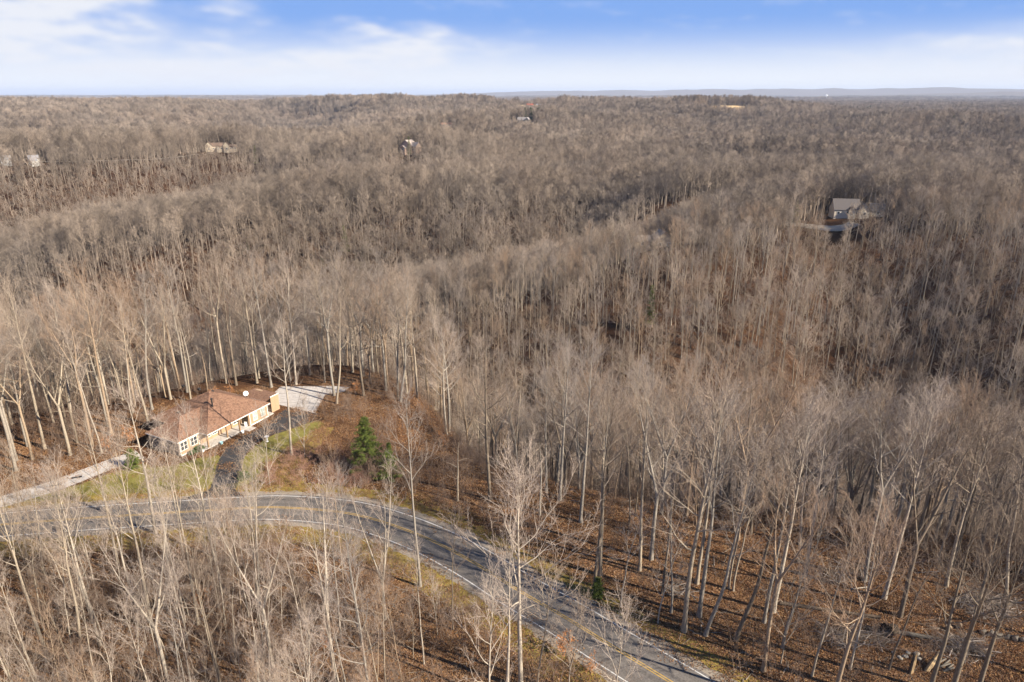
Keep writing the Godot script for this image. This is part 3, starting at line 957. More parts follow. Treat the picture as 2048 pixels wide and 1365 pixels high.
func build_house() -> void:
	var turn := atan2(-HU.y, HU.x)     # local +x runs along the front
	var t := thing("ranch_house", "tan board-sided ranch house with a brown shingle hip roof and long front porch", "house", Vector3(HO.x, 0, HO.y), turn)
	var eh := 2.75
	# walls: the wing, the main block behind the porch, the end room
	part("wall", wall_box(Vector3(0.3, -0.2, -7.3), Vector3(4.0, eh + 0.05, 0.0)), M.siding, t)
	part("wall", wall_box(Vector3(4.0, -0.2, -11.6), Vector3(13.7, eh + 0.05, -0.35)), M.siding, t)
	part("wall", wall_box(Vector3(13.7, -0.2, -11.6), Vector3(17.9, eh + 0.05, 1.75)), M.siding, t)
	var st := part("stone_wall", wall_box(Vector3(13.58, 0.0, -0.3), Vector3(13.695, eh, 1.7), 2.2), M.stone, t)
	st.set_meta("label", "stone-faced end of the porch")
	part("stone_wall", wall_box(Vector3(0.18, -0.1, -7.2), Vector3(0.296, eh, -0.05), 2.2), M.stone, t)
	box_part("foundation", Vector3(0.25, -0.2, 0.003), Vector3(4.05, 0.22, 0.05), M.trim, t)
	box_part("foundation", Vector3(13.65, -0.2, 1.753), Vector3(17.95, 0.22, 1.8), M.trim, t)
	for x in [0.24, 3.97]:
		box_part("corner_board", Vector3(x - 0.02, 0.22, -0.1), Vector3(x + 0.12, eh, 0.03), M.trim, t)
	for x in [13.64, 17.86]:
		box_part("corner_board", Vector3(x - 0.02, 0.22, 1.6), Vector3(x + 0.12, eh, 1.78), M.trim, t)
	# roof
	var e := 2.80
	var pitch := 0.535
	var A := Vector3(-0.15, e, 0.25)
	var B := Vector3(4.1, e, 0.25)
	var L := Vector3(-0.15, e, -7.75)
	var C := Vector3(4.1, e, 2.25)
	var F := Vector3(18.3, e, 2.25)
	var K := Vector3(18.3, e, -12.0)
	var Q := Vector3(4.1, e, -12.0)
	var apex := Vector3(11.2, e + pitch * 7.1, -4.875)
	var wa := Vector3(3.85, e + pitch * 4.0, -3.75)
	var wb := Vector3(8.1, e + pitch * 4.0, -3.75)
	var rg := Geo.new()
	rg.use_uv = true
	roof_face(rg, [C, F, apex], C, F)
	roof_face(rg, [F, K, apex], F, K)
	roof_face(rg, [K, Q, apex], K, Q)
	# the side slope above the wing, cut along the two valleys
	roof_face(rg, [Q, Vector3(4.1, e, -7.75), wb, apex], Q, C)
	roof_face(rg, [B, C, apex, wb], Q, C)
	roof_face(rg, [A, B, wb, wa], A, B)
	roof_face(rg, [L, A, wa], L, A)
	roof_face(rg, [Vector3(4.1, e, -7.75), L, wa, wb], Vector3(4.1, e, -7.75), L)
	var roof := part("roof", rg, M.roof, t)
	# boarded underside, and the fascia boards with a gutter
	var sf := Geo.new()
	sf.face([A - Vector3(0, 0.16, 0), B - Vector3(0, 0.16, 0), Vector3(4.1, e - 0.16, -7.75), L - Vector3(0, 0.16, 0)], Vector3.DOWN, WHITE)
	sf.face([C - Vector3(0, 0.16, 0), F - Vector3(0, 0.16, 0), K - Vector3(0, 0.16, 0), Q - Vector3(0, 0.16, 0)], Vector3.DOWN, WHITE)
	part("soffit", sf, mat(srgb(0.45, 0.38, 0.30), 0.8), t)
	for pr in [[A, B], [L, A], [B, C], [C, F], [F, K], [K, Q]]:
		var a: Vector3 = pr[0]
		var b: Vector3 = pr[1]
		var d := (b - a).normalized()
		var xf := Transform3D(Basis(d, Vector3.UP, d.cross(Vector3.UP)), a)
		var fg := Geo.new()
		fg.box(Vector3(0, -0.17, -0.02), Vector3(a.distance_to(b), -0.012, 0.03), WHITE, xf)
		part("fascia", fg, M.trim, t)
	# ridge caps along the hips
	for pr in [[A, wa], [L, wa], [wa, wb], [C, apex], [F, apex], [Q, apex]]:
		var cp := Geo.new()
		cp.tube(PackedVector3Array([pr[0], pr[1]]), PackedFloat32Array([0.055, 0.055]), 6, WHITE, WHITE)
		part("ridge_cap", cp, mat(srgb(0.19, 0.105, 0.07), 0.95), roof)
	# stove pipe with its cap, and roof vents
	var pp := Geo.new()
	var py := e + pitch * 4.3
	pp.tube(PackedVector3Array([Vector3(9.2, py - 0.6, -1.9), Vector3(9.2, py + 1.25, -1.9)]), PackedFloat32Array([0.13, 0.13]), 10, WHITE, WHITE, true)
	pp.tube(PackedVector3Array([Vector3(9.2, py + 1.25, -1.9), Vector3(9.2, py + 1.3, -1.9), Vector3(9.2, py + 1.5, -1.9)]), PackedFloat32Array([0.13, 0.2, 0.2]), 10, WHITE, WHITE, true)
	part("stove_pipe", pp, M.pipe, roof)
	for p in [Vector3(6.3, 0, -7.2), Vector3(8.6, 0, -8.0), Vector3(12.2, 0, -5.2), Vector3(10.6, 0, -6.6)]:
		var on_left: bool = p.x < 11.2 and absf(p.z + 4.875) < 11.2 - p.x
		var yy: float = e + pitch * ((p.x - 4.1) if on_left else minf(2.25 - p.z, 18.3 - p.x))
		box_part("roof_vent", Vector3(p.x - 0.2, yy - 0.2, p.z - 0.2), Vector3(p.x + 0.2, yy + 0.16, p.z + 0.2), M.pipe, roof)
	# porch: floor, posts, front door, windows
	var fl := Geo.new()
	fl.box(Vector3(4.02, -0.2, -0.34), Vector3(13.56, 0.17, 1.95), WHITE)
	part("porch_floor", fl, M.concrete, t)
	for x in [4.35, 8.4, 11.2, 13.3]:
		var pg := Geo.new()
		pg.box(Vector3(x - 0.11, 0.17, 1.66), Vector3(x + 0.11, eh - 0.1, 1.88), WHITE)
		part("porch_post", pg, M.post, t)
	box_part("porch_beam", Vector3(4.2, eh - 0.12, 1.64), Vector3(13.5, eh + 0.02, 1.9), M.trim, t)
	var door := box_part("door", Vector3(10.15, 0.17, -0.347), Vector3(11.15, 2.25, -0.28), M.post, t)
	var kn := Geo.new()
	kn.box(Vector3(11.0, 1.15, -0.28), Vector3(11.06, 1.23, -0.2), WHITE)
	part("handle", kn, M.trim, door)
	window(t, Vector3(6.2, 0.85, -0.35), 0.95, 1.35, "n", 1, M.pane)
	window(t, Vector3(7.6, 0.85, -0.35), 0.95, 1.35, "n", 1, M.pane)
	window(t, Vector3(12.3, 0.75, -0.35), 1.3, 1.5, "n", 2, M.pane)
	window(t, Vector3(1.05, 0.95, 0.0), 1.25, 1.4, "n", 2, M.pane)
	window(t, Vector3(3.0, 0.95, 0.0), 1.25, 1.4, "n", 2, M.pane)
	window(t, Vector3(14.9, 0.75, 1.75), 0.85, 1.55, "n", 1, M.pale_pane)
	window(t, Vector3(16.75, 0.75, 1.75), 0.85, 1.55, "n", 1, M.pale_pane)
	window(t, Vector3(0.18, 0.9, -3.6), 1.4, 1.3, "-u", 2, M.pane)
	# steps
	box_part("porch_step", Vector3(11.9, -0.1, 1.96), Vector3(13.5, 0.09, 3.2), M.concrete, t)
	box_part("porch_step", Vector3(3.3, -0.1, 0.9), Vector3(4.0, 0.1, 1.9), M.concrete, t)
	# lean-to at the far end
	var lt := thing("lean_to", "low board-sided lean-to with a sloping brown roof against the end of the house", "lean-to", Vector3(HO.x, 0, HO.y), turn)
	part("wall", wall_box(Vector3(19.5, -0.2, -4.2), Vector3(21.5, 3.15, 1.15)), M.siding, lt)
	part("wall", wall_box(Vector3(18.3, -0.2, -0.6), Vector3(19.3, 2.3, 0.0)), M.siding, lt)
	var lr := Geo.new()
	lr.use_uv = true
	roof_face(lr, [Vector3(18.0, 2.5, 0.9), Vector3(19.6, 3.2, 1.3), Vector3(19.6, 3.2, -5.0), Vector3(18.0, 2.5, -5.0)], Vector3(18.0, 2.5, -5.0), Vector3(18.0, 2.5, 0.9))
	roof_face(lr, [Vector3(19.6, 3.2, 1.3), Vector3(21.7, 3.2, 1.3), Vector3(21.7, 3.12, -5.0), Vector3(19.6, 3.2, -5.0)], Vector3(19.6, 3.2, 1.3), Vector3(21.7, 3.2, 1.3))
	part("roof", lr, M.roof, lt)
	box_part("coping", Vector3(19.45, 3.16, 1.05), Vector3(21.55, 3.3, 1.24), M.trim, lt)
	box_part("door", Vector3(18.45, 0.0, 0.003), Vector3(19.15, 2.1, 0.06), M.dark, lt)
	box_part("step", Vector3(18.2, -0.1, 0.1), Vector3(19.3, 0.2, 1.7), M.concrete, lt)
	# dish on the roof edge
	var ds := thing("satellite_dish", "white satellite dish standing on the far edge of the brown roof", "satellite dish", hw(18.0, -3.4, 2.9), 0.6)
	var dg := Geo.new()
	var prev := []
	for i in 5:
		var rr := 0.12 * i
		var ring := []
		for j in 17:
			var an := TAU * j / 16
			ring.append(Vector3(rr * cos(an), 0.75 + rr * sin(an), 0.35 * rr * rr).rotated(Vector3.RIGHT, -0.45))
		if i > 0:
			for j in 16:
				dg.face([prev[j], ring[j], ring[j + 1], prev[j + 1]], Vector3(0, 0.4, 1), WHITE)
		prev = ring
	part("dish", dg, M.white, ds)
	var mg := Geo.new()
	mg.tube(PackedVector3Array([Vector3(0, -0.4, -0.1), Vector3(0, 0.6, -0.05)]), PackedFloat32Array([0.04, 0.04]), 6, WHITE, WHITE)
	part("mast", mg, M.dark, ds)
	var ag := Geo.new()
	ag.tube(PackedVector3Array([Vector3(0, 0.3, 0.2), Vector3(0, 0.55, 0.75)]), PackedFloat32Array([0.02, 0.02]), 5, WHITE, WHITE)
	ag.box(Vector3(-0.05, 0.5, 0.7), Vector3(0.05, 0.62, 0.82), WHITE)
	part("feed_arm", ag, M.dark, ds)

func lathe(profile: Array, k := 12) -> Geo:
	var pts := PackedVector3Array()
	var rd := PackedFloat32Array()
	for p in profile:
		pts.append(Vector3(0, p[1], 0)); rd.append(p[0])
	var g := Geo.new()
	for i in pts.size() - 1:
		for j in k:
			var a0 := TAU * j / k
			var a1 := TAU * (j + 1) / k
			var d0 := Vector3(cos(a0), 0, sin(a0))
			var d1 := Vector3(cos(a1), 0, sin(a1))
			var slope := (pts[i + 1].y - pts[i].y)
			var out := (d0 + d1) * signf(slope + 0.0001) + Vector3.UP * (rd[i] - rd[i + 1]) * 3.0
			g.face([pts[i] + d0 * rd[i], pts[i] + d1 * rd[i], pts[i + 1] + d1 * rd[i + 1], pts[i + 1] + d0 * rd[i + 1]], out, WHITE)
	return g

func needle_bush(seed_: int, r: float, h: float, n_: int) -> Geo:
	rng.seed = seed_
	var g := Geo.new()
	for i in n_:
		var az := R(0, TAU)
		var q := pow(R(0, 1), 0.5)
		var p := Vector3(cos(az) * q * r, R(0.05, 1.0) * h * sqrt(1.0 - q * q * 0.8), sin(az) * q * r)
		var t := R(0.6, 1.3)
		for k in 5:
			var d := (Vector3(R(-1, 1), R(-0.2, 1.2), R(-1, 1)) + Vector3(p.x, 0, p.z) * 0.6).normalized()
			g.spike(p, d * R(0.12, 0.26), 0.035, Color(0.055 * t, 0.10 * t, 0.028 * t))
	return g

func build_yard() -> void:
	# white stand by the driveway, pots and small things by the porch
	var st := thing("bird_bath", "white bird bath on a slim pedestal beside the driveway bend", "bird bath", hw(10.6, 8.9), 0.0)
	part("pedestal", lathe([[0.24, 0.0], [0.22, 0.08], [0.1, 0.16], [0.09, 0.75], [0.16, 0.85]]), M.white, st)
	part("bowl", lathe([[0.12, 0.84], [0.38, 0.95], [0.42, 1.0], [0.36, 0.99], [0.0, 0.93]]), M.white, st)
	var pot := lathe([[0.0, 0.0], [0.2, 0.0], [0.28, 0.38], [0.3, 0.42], [0.24, 0.42], [0.2, 0.3], [0.0, 0.3]])
	for e in [[3.0, 1.9, M.white, "white flower pot on the ground in front of the wing"], [6.4, 2.5, mat(srgb(0.25, 0.42, 0.46), 0.4), "pale blue flower pot beside the porch edge"], [11.0, 2.6, M.white, "white flower pot beside the porch steps"]]:
		var o := whole("flower_pot", pot, e[2], e[3], "flower pot")
		o.position = hw(e[0], e[1])
	var bin := thing("storage_bin", "white lidded bin on the porch against the stone wall", "bin", hw(13.1, 1.2, 0.17), 0.3)
	box_part("body", Vector3(-0.22, 0, -0.22), Vector3(0.22, 0.7, 0.22), M.white, bin)
	box_part("lid", Vector3(-0.25, 0.7, -0.25), Vector3(0.25, 0.77, 0.25), M.trim, bin)
	var b1 := whole("evergreen_shrub", needle_bush(31, 0.9, 0.9, 260), M.leaf, "low dark green shrub against the front wall of the wing", "shrub")
	b1.position = hw(3.1, 0.95)
	var b2 := whole("evergreen_shrub", needle_bush(32, 0.55, 0.6, 150), M.leaf, "small green shrub on the ground under the wing windows", "shrub")
	b2.position = hw(1.7, 0.8)
	var b3 := whole("evergreen_shrub", needle_bush(33, 0.9, 1.3, 260), M.leaf, "upright green shrub at the lawn edge where the driveway meets the road", "shrub")
	b3.position = Vector3(-42.2, 0, -93.6)
	# stone border along the planting bed
	for i in 14:
		rng.seed = 900 + i
		var s := rock(900 + i, 0.16)
		var o := whole("border_stone", s, M.stone, "small tan edging stone in the row along the porch", "stone", "edging stones along the porch")
		o.position = hw(4.6 + i * 0.55, 2.15 + 0.05 * sin(i * 2.0), 0.02)
	# wheel stops on the concrete drive
	for e in [[-68.7, -93.9, "dark wheel stop on the pale concrete drive, nearer the house"], [-70.6, -91.5, "dark wheel stop on the pale concrete drive, nearer the road"]]:
		var g := Geo.new()
		g.box(Vector3(-0.7, 0, -0.12), Vector3(0.7, 0.16, 0.12), WHITE)
		var o := whole("wheel_stop", g, M.dark, e[2], "wheel stop")
		o.position = Vector3(e[0], 0.032, e[1])
		o.rotation.y = 0.4

func rock(seed_: int, r: float) -> Geo:
	rng.seed = seed_
	var g := Geo.new()
	var sm := SphereMesh.new()
	sm.radius = r
	sm.height = r * 1.3
	sm.radial_segments = 9
	sm.rings = 5
	var a := sm.get_mesh_arrays()
	var vs: PackedVector3Array = a[Mesh.ARRAY_VERTEX]
	var f := FastNoiseLite.new()
	f.seed = seed_
	f.frequency = 0.9 / r
	for i in vs.size():
		vs[i] *= 1.0 + 0.45 * f.get_noise_3dv(vs[i])
		vs[i].x *= 1.25
	var ix: PackedInt32Array = a[Mesh.ARRAY_INDEX]
	for i in ix.size() / 3:
		g.tri(vs[ix[i * 3]], vs[ix[i * 3 + 1]], vs[ix[i * 3 + 2]], WHITE)
	return g

# ------------------------------------------------------------------ evergreens
func make_pine(seed_: int, h: float, spread: float, whorls: int) -> Dictionary:
	rng.seed = seed_
	var tg := Geo.new()
	var cg := Geo.new()
	var stem := bent(Vector3(0, -0.2, 0), Vector3.UP, h + 0.2, 8, 0.02, 0.02)
	tg.tube(stem, radii(9, h * 0.012 + 0.02, 0.02), 6, Color(0.14, 0.10, 0.075), Color(0.16, 0.12, 0.08))
	var tuft := Geo.new()
	for i in 13:
		var d := Vector3(R(-1, 1), R(-0.3, 1.2), R(-1, 1)).normalized()
		tuft.spike(Vector3.ZERO, d * R(0.16, 0.30), 0.016, WHITE)
	for w in whorls:
		var t := lerpf(0.08, 0.98, float(w) / whorls)
		var p := along(stem, t)
		for b in 5:
			if rng.randf() < 0.12:
				continue
			var az := b * TAU / 5 + w * 0.7 + R(-0.3, 0.3)
			var len := spread * (1.0 - t * 0.92) * R(0.75, 1.15)
			var br := bent(p, Vector3(cos(az), 0.12, sin(az)), len, 4, 0.07, 0.05)
			tg.tube(br, radii(5, 0.03, 0.008), 3, Color(0.14, 0.10, 0.075), Color(0.14, 0.11, 0.07))
			var nt := int(6 + len * 9.0)
			for k in nt:
				var tt := lerpf(0.22, 1.0, (k + R(0, 1)) / nt)
				var q := along(br, tt) + Vector3(R(-1, 1), R(-0.25, 0.35), R(-1, 1)) * 0.34 * minf(1.0, len)
				var s := R(1.0, 1.8)
				var shade := R(0.65, 1.35)
				tuft.c.fill(Color(0.12 * shade, 0.15 * shade, 0.036 * shade))
				cg.add(tuft, Transform3D(any_basis(Vector3(R(-1, 1), 1, R(-1, 1)), R(0, TAU)).scaled(Vector3(s, s, s)), q))
	return {"trunk": tg, "crown": cg}

func build_pines() -> void:
	for e in [[-23.2, -95.8, 10.0, 3.5, 19, "full dark green pine at the foot of the leafy slope beyond the road"], [-19.3, -93.6, 5.2, 2.7, 10, "low spreading olive pine beside the tall green pine"], [-19.8, -97.6, 4.6, 0.9, 9, "thin young pine just behind the pair of green pines"], [10.3, -67.0, 2.8, 0.9, 7, "small green cedar at the foot of a bare trunk by the road"], [-61.5, -97.0, 3.6, 1.5, 8, "light green young pine at the end wall of the house"]]:
		var pn := make_pine(int(e[0] * 7.0) + 400, e[2], e[3], e[4])
		var t := thing("pine_tree", e[5], "pine tree", Vector3(e[0], ground(e[0], e[1]), e[1]))
		part("trunk", pn.trunk, M.wood, t)
		part("crown", pn.crown, M.leaf, t)
	# farther evergreens, each standing alone
	var fp := make_pine(71, 13.0, 2.8, 16)
	var tm: ArrayMesh = fp.trunk.mesh(M.wood)
	var cm: ArrayMesh = fp.crown.mesh(M.leaf)
	var lone := [[-124.0, -411.0, 0.55, "small dark cedar among bare trees on the reddish slope"], [-100.0, -352.0, 0.6, "dark cedar in the middle of the reddish slope"], [-138.0, -352.0, 0.5, "dull green cedar at the near edge of the reddish slope"], [-58.0, -300.0, 0.5, "small green cedar on the spur above the ravine"], [575.0, -935.0, 1.5, "broad dark pine standing out above the bare canopy"], [606.0, -942.0, 1.1, "smaller pine next to the broad dark pine"], [-18.0, -960.0, 1.3, "lone green pine below the far farm"]]
	for e in lone:
		var t := thing("pine_tree", e[3], "pine tree", Vector3(e[0], ground(e[0], e[1]), e[1]), R(0, TAU))
		t.scale = Vector3(e[2] * 1.25, e[2], e[2] * 1.25)
		for q in [["trunk", tm], ["crown", cm]]:
			var o := MeshInstance3D.new()
			o.name = q[0]
			o.mesh = q[1]
			t.add_child(o, true)
	rng.seed = 74
	for i in 14:
		var p := Vector2(R(-0.6, 0.62), -1.0) * R(230.0, 760.0)
		var t := thing("cedar_tree", "small dark cedar scattered among the bare trees of the far slopes", "cedar", Vector3(p.x, ground(p.x, p.y), p.y), R(0, TAU), "cedars among the far bare trees")
		var s := R(0.7, 1.15)
		t.scale = Vector3(s, s * 1.2, s)
		for q in [["trunk", tm], ["crown", cm]]:
			var o := MeshInstance3D.new()
			o.name = q[0]
			o.mesh = q[1]
			t.add_child(o, true)
	# groves on the far plateau, too far to count
	var gm := Geo.new()
	rng.seed = 72
	for i in 240:
		var t := R(0.1, 1.0)
		var az := R(0, TAU)
		var rr := 3.2 * (1.0 - t * 0.85)
		gm.spike(Vector3(cos(az) * rr * 0.3, 3.0 + 15.0 * t, sin(az) * rr * 0.3), Vector3(cos(az) * rr, R(-0.6, 1.5), sin(az) * rr), 0.75, Color(0.042, 0.07, 0.032) * R(0.7, 1.3))
	gm.spike(Vector3.ZERO, Vector3(0, 19, 0), 0.3, Color(0.1, 0.08, 0.06))
	var gmesh := gm.mesh(M.wood)
	var groves := [[-993, -2700, 170, 40, 130, "dark pine grove far off above the wooded hill"], [-262, -1835, 62, 30, 170, "long dark pine grove beside the tan field"], [8, -2260, 34, 30, 110, "dense round pine grove behind the white farm buildings"], [0, -1060, 44, 30, 60, "scattered evergreens around the house below the farm"], [420, -1720, 36, 24, 60, "dark pine clump far off beyond the small tan field"], [1010, -2050, 130, 20, 70, "line of pines far off below the blue ridge"], [95, -2200, 24, 20, 26, "pines behind the white barn"], [800, -1650, 60, 16, 40, "short row of dark pines in the far bare woods"], [1330, -2200, 120, 20, 60, "far dark pines under the end of the blue ridge"], [-700, -2000, 50, 20, 36, "dark pine clump on the far wooded hill"]]
	for q in groves:
		var o := mass("pine_grove", q[5], "pine grove")
		var xs := []
		var cs := []
		for i in q[4]:
			var x: float = q[0] + R(-1, 1) * q[2]
			var z: float = q[1] + R(-1, 1) * q[3]
			var s := R(0.95, 1.4)
			xs.append(Transform3D(Basis(Vector3.UP, R(0, TAU)).scaled(Vector3(s * 1.2, s, s * 1.2)), Vector3(x, ground(x, z), z)))
			cs.append(WHITE * R(0.7, 1.2))
		scatter("evergreens", gmesh, xs, cs, o)

# ------------------------------------------------------------------ far houses
func far_house(called: String, label: String, at: Vector2, turn: float, blocks: Array, wall_c: Color, roof_c: Color, lift := 0.0, size := 1.0) -> void:
	var t := thing(called, label, "house" if not called.contains("barn") else "barn", Vector3(at.x, ground(at.x, at.y) + lift, at.y), turn)
	for b in blocks:   # [x, z, width, depth, wall height, roof rise, ridge along x?]
		var x: float = b[0]
		var z: float = b[1]
		var w: float = b[2] / 2.0
		var d: float = b[3] / 2.0
		var h: float = b[4]
		var rise: float = b[5]
		var wg := Geo.new()
		wg.box(Vector3(x - w, -2.5, z - d), Vector3(x + w, h, z + d), wall_c)
		var rf := Geo.new()
		var o := 0.45
		if b[6]:
			for s in [-1, 1]:
				wg.face([Vector3(x + s * w, h, z - d), Vector3(x + s * w, h, z + d), Vector3(x + s * w, h + rise, z)], Vector3(s, 0, 0), wall_c)
				rf.face([Vector3(x - w - o, h + rise + 0.08, z), Vector3(x + w + o, h + rise + 0.08, z), Vector3(x + w + o, h - 0.2, z + s * (d + o)), Vector3(x - w - o, h - 0.2, z + s * (d + o))], Vector3(0, 1, s), roof_c)
		else:
			for s in [-1, 1]:
				wg.face([Vector3(x - w, h, z + s * d), Vector3(x + w, h, z + s * d), Vector3(x, h + rise, z + s * d)], Vector3(0, 0, s), wall_c)
				rf.face([Vector3(x, h + rise + 0.08, z - d - o), Vector3(x, h + rise + 0.08, z + d + o), Vector3(x + s * (w + o), h - 0.2, z + d + o), Vector3(x + s * (w + o), h - 0.2, z - d - o)], Vector3(s, 1, 0), roof_c)
		part("wall", wg, M.tone, t)
		part("roof", rf, M.tone, t)
		t.scale = Vector3(size, size, size)
		var nw := maxi(1, int(b[2] / 4.0))
		for i in nw:
			var wx: float = x - w + b[2] * (i + 0.5) / nw
			var fr := Geo.new()
			fr.box(Vector3(wx - 0.75, 0.8, z + d + 0.003), Vector3(wx + 0.75, 2.4, z + d + 0.08), Color(0.75, 0.73, 0.7))
			var win := part("window", fr, M.tone, t)
			var pg := Geo.new()
			pg.box(Vector3(wx - 0.6, 0.95, z + d + 0.083), Vector3(wx + 0.6, 2.25, z + d + 0.1), WHITE)
			part("pane", pg, M.pane, win)
	return

func build_far_houses() -> void:
	var cream := Color(0.40, 0.34, 0.26)
	var white := Color(0.36, 0.35, 0.34)
	var tan_ := Color(0.42, 0.33, 0.24)
	var grey := Color(0.20, 0.20, 0.21)
	var brown := Color(0.16, 0.11, 0.085)
	far_house("hilltop_house", "big cream house with many gables at the end of the ridge lane", Vector2(-245, -588), 0.35, [[-8, 0, 7, 10, 4.5, 4.0, false], [0, -2, 12, 9, 4.0, 3.2, true], [9, 0, 6, 9, 4.6, 3.6, false], [15, -1, 8, 8, 3.0, 2.4, true], [1, 4.5, 3, 3, 3, 1.6, false]], cream, brown, 1.5, 0.8)
	far_house("gabled_house", "brick house with white gable edges standing alone in the woods", Vector2(-79.8, -547), -0.5, [[0, 0, 10, 8, 4.6, 3.8, false], [6, -1, 5, 7, 3.8, 3.0, true], [-1, 5.0, 4, 3, 2.8, 1.5, false]], Color(0.52, 0.36, 0.28), Color(0.36, 0.30, 0.26), 2.0)
	far_house("grey_house", "grey-roofed house with white trim at the near end of the ridge lane", Vector2(-338, -469), -0.9, [[0, 0, 9, 7, 3.6, 2.8, false], [-6, 1, 7, 6, 2.8, 2.0, true]], white, grey, 1.0, 0.8)
	far_house("garage_house", "pale two-gabled house beside the grey-roofed house", Vector2(-324, -476), -0.8, [[0, 0, 8, 7, 3.6, 2.8, false], [5, 1, 4, 4, 2.4, 1.6, false]], Color(0.45, 0.44, 0.42), Color(0.26, 0.27, 0.30), 1.0, 0.8)
	far_house("stone_house", "dark-roofed house with pale gables behind bare trees and a pale curved drive", Vector2(155, -316), -0.15, [[-2, 0, 13, 10, 3.4, 5.0, true], [6.5, 1.5, 5, 9, 3.2, 3.6, false], [14, 0, 7, 7, 2.8, 3.6, true], [0, 5.2, 3.4, 3, 2.8, 2.2, false]], Color(0.62, 0.54, 0.42), Color(0.11, 0.10, 0.095), 0.8, 0.85)
	far_house("cream_house", "tan gabled house half hidden by trees above the ravine", Vector2(68, -307), 0.1, [[0, 0, 8, 8, 3.8, 3.4, false], [-9, -2, 7, 6, 2.8, 2.0, true]], tan_ * 1.25, Color(0.30, 0.25, 0.2), 0.8)
	far_house("red_roof_barn", "small red-roofed barn behind the tan gabled house", Vector2(63.2, -342), 0.2, [[0, 0, 9, 7, 3.6, 2.8, true]], Color(0.30, 0.09, 0.06), Color(0.42, 0.10, 0.05), 3.0)
	far_house("valley_house", "grey stone house with a cream gable below the far farm", Vector2(14.5, -990), -0.3, [[0, 0, 13, 9, 5, 4, true], [8, 2, 6, 8, 5, 4, false]], Color(0.56, 0.49, 0.38), Color(0.24, 0.22, 0.21), 2.0)
	far_house("white_farmhouse", "white farm building at the edge of the far tan field", Vector2(5, -1915), 0.2, [[0, 0, 20, 10, 5, 4, true]], white, Color(0.45, 0.50, 0.58), 1.0)
	far_house("red_roof_shed", "red-roofed farm shed beside the white farm buildings", Vector2(39.6, -1600), 0.1, [[0, 0, 14, 8, 3.5, 3.5, true]], Color(0.6, 0.55, 0.5), Color(0.30, 0.08, 0.05), 1.0)
	far_house("white_barn", "white barn on the crest of the far tan field", Vector2(69, -1842), -0.3, [[0, 0, 13, 10, 5, 3.5, true]], white, Color(0.45, 0.55, 0.68), 1.0)
	far_house("tan_cottage", "low tan cottage in a gap of the bare woods far behind the gabled house", Vector2(-79.9, -870), 0.1, [[0, 0, 13, 7, 3.0, 2.2, true]], Color(0.55, 0.40, 0.28), Color(0.30, 0.17, 0.12), 2.0)

func terrain_sheet(poly: Array, up: float, step: float, col: Color, called: String, label: String, category: String) -> void:
	# a field draped over the ground
	var lo := Vector2(1e9, 1e9)
	var hi := -lo
	var pv := PackedVector2Array()
	for p in poly:
		pv.append(p)
		lo = lo.min(p); hi = hi.max(p)
	var g := Geo.new()
	var x := lo.x
	while x < hi.x:
		var z := lo.y
		while z < hi.y:
			if Geometry2D.is_point_in_polygon(Vector2(x + step / 2, z + step / 2), pv):
				g.face([Vector3(x, ground(x, z) + up, z), Vector3(x + step, ground(x + step, z) + up, z), Vector3(x + step, ground(x + step, z + step) + up, z + step), Vector3(x, ground(x, z + step) + up, z + step)], Vector3.UP, col)
			z += step
		x += step
	whole(called, g, M.tone, label, category, "", "structure")

func build_fields() -> void:
	var straw := Color(0.50, 0.36, 0.19)
	terrain_sheet([Vector2(-462, -1740), Vector2(-392, -1735), Vector2(-400, -1850), Vector2(-480, -1850)], 3.0, 10.0, Color(0.60, 0.40, 0.19), "tan_field", "tan stubble field beside the long pine grove", "field")
	terrain_sheet([Vector2(-50, -1790), Vector2(-30, -1900), Vector2(120, -1960), Vector2(280, -2060), Vector2(300, -1960), Vector2(190, -1760), Vector2(100, -1600), Vector2(60, -1570), Vector2(20, -1640)], 3.0, 10.0, straw, "farm_field", "long straw-coloured field around the white farm buildings", "field")
	terrain_sheet([Vector2(365, -1330), Vector2(450, -1320), Vector2(500, -1600), Vector2(410, -1570)], 3.0, 10.0, Color(0.58, 0.40, 0.20), "tan_field", "tan field in the middle of the bare woods under the ridge", "field")
	# the lane along the far ridge
	var lane := line_of([Vector2(-330, -484), Vector2(-312, -490), Vector2(-278, -520), Vector2(-258, -545), Vector2(-248, -566), Vector2(-244, -580)], 3.0)
	var g := Geo.new()
	for i in lane.size() - 1:
		var t := (lane[i + 1] - lane[i]).normalized()
		var nn := Vector2(-t.y, t.x) * 1.1
		var ps := []
		for q in [lane[i] + nn, lane[i] - nn, lane[i + 1] - nn, lane[i + 1] + nn]:
			ps.append(Vector3(q.x, ground(q.x, q.y) + 0.25, q.y))
		g.face(ps, Vector3.UP, Color(0.30, 0.26, 0.21))
	whole("ridge_lane", g, M.tone, "pale lane running along the top of the far ridge", "lane", "", "structure")
	# the curved drive of the dark-roofed house
	var dl := line_of([Vector2(131, -330), Vector2(130, -318), Vector2(132, -308), Vector2(138, -302), Vector2(147, -300), Vector2(153, -304)], 1.0)
	var dg := Geo.new()
	for i in dl.size() - 1:
		var t := (dl[i + 1] - dl[i]).normalized()
		var nn := Vector2(-t.y, t.x) * 2.6
		var ps := []
		for q in [dl[i] + nn, dl[i] - nn, dl[i + 1] - nn, dl[i + 1] + nn]:
			ps.append(Vector3(q.x, ground(q.x, q.y) + 0.3, q.y))
		dg.face(ps, Vector3.UP, Color(0.36, 0.31, 0.25))
	whole("curved_drive", dg, M.tone, "pale curved drive in front of the dark-roofed house in the trees", "driveway", "", "structure")

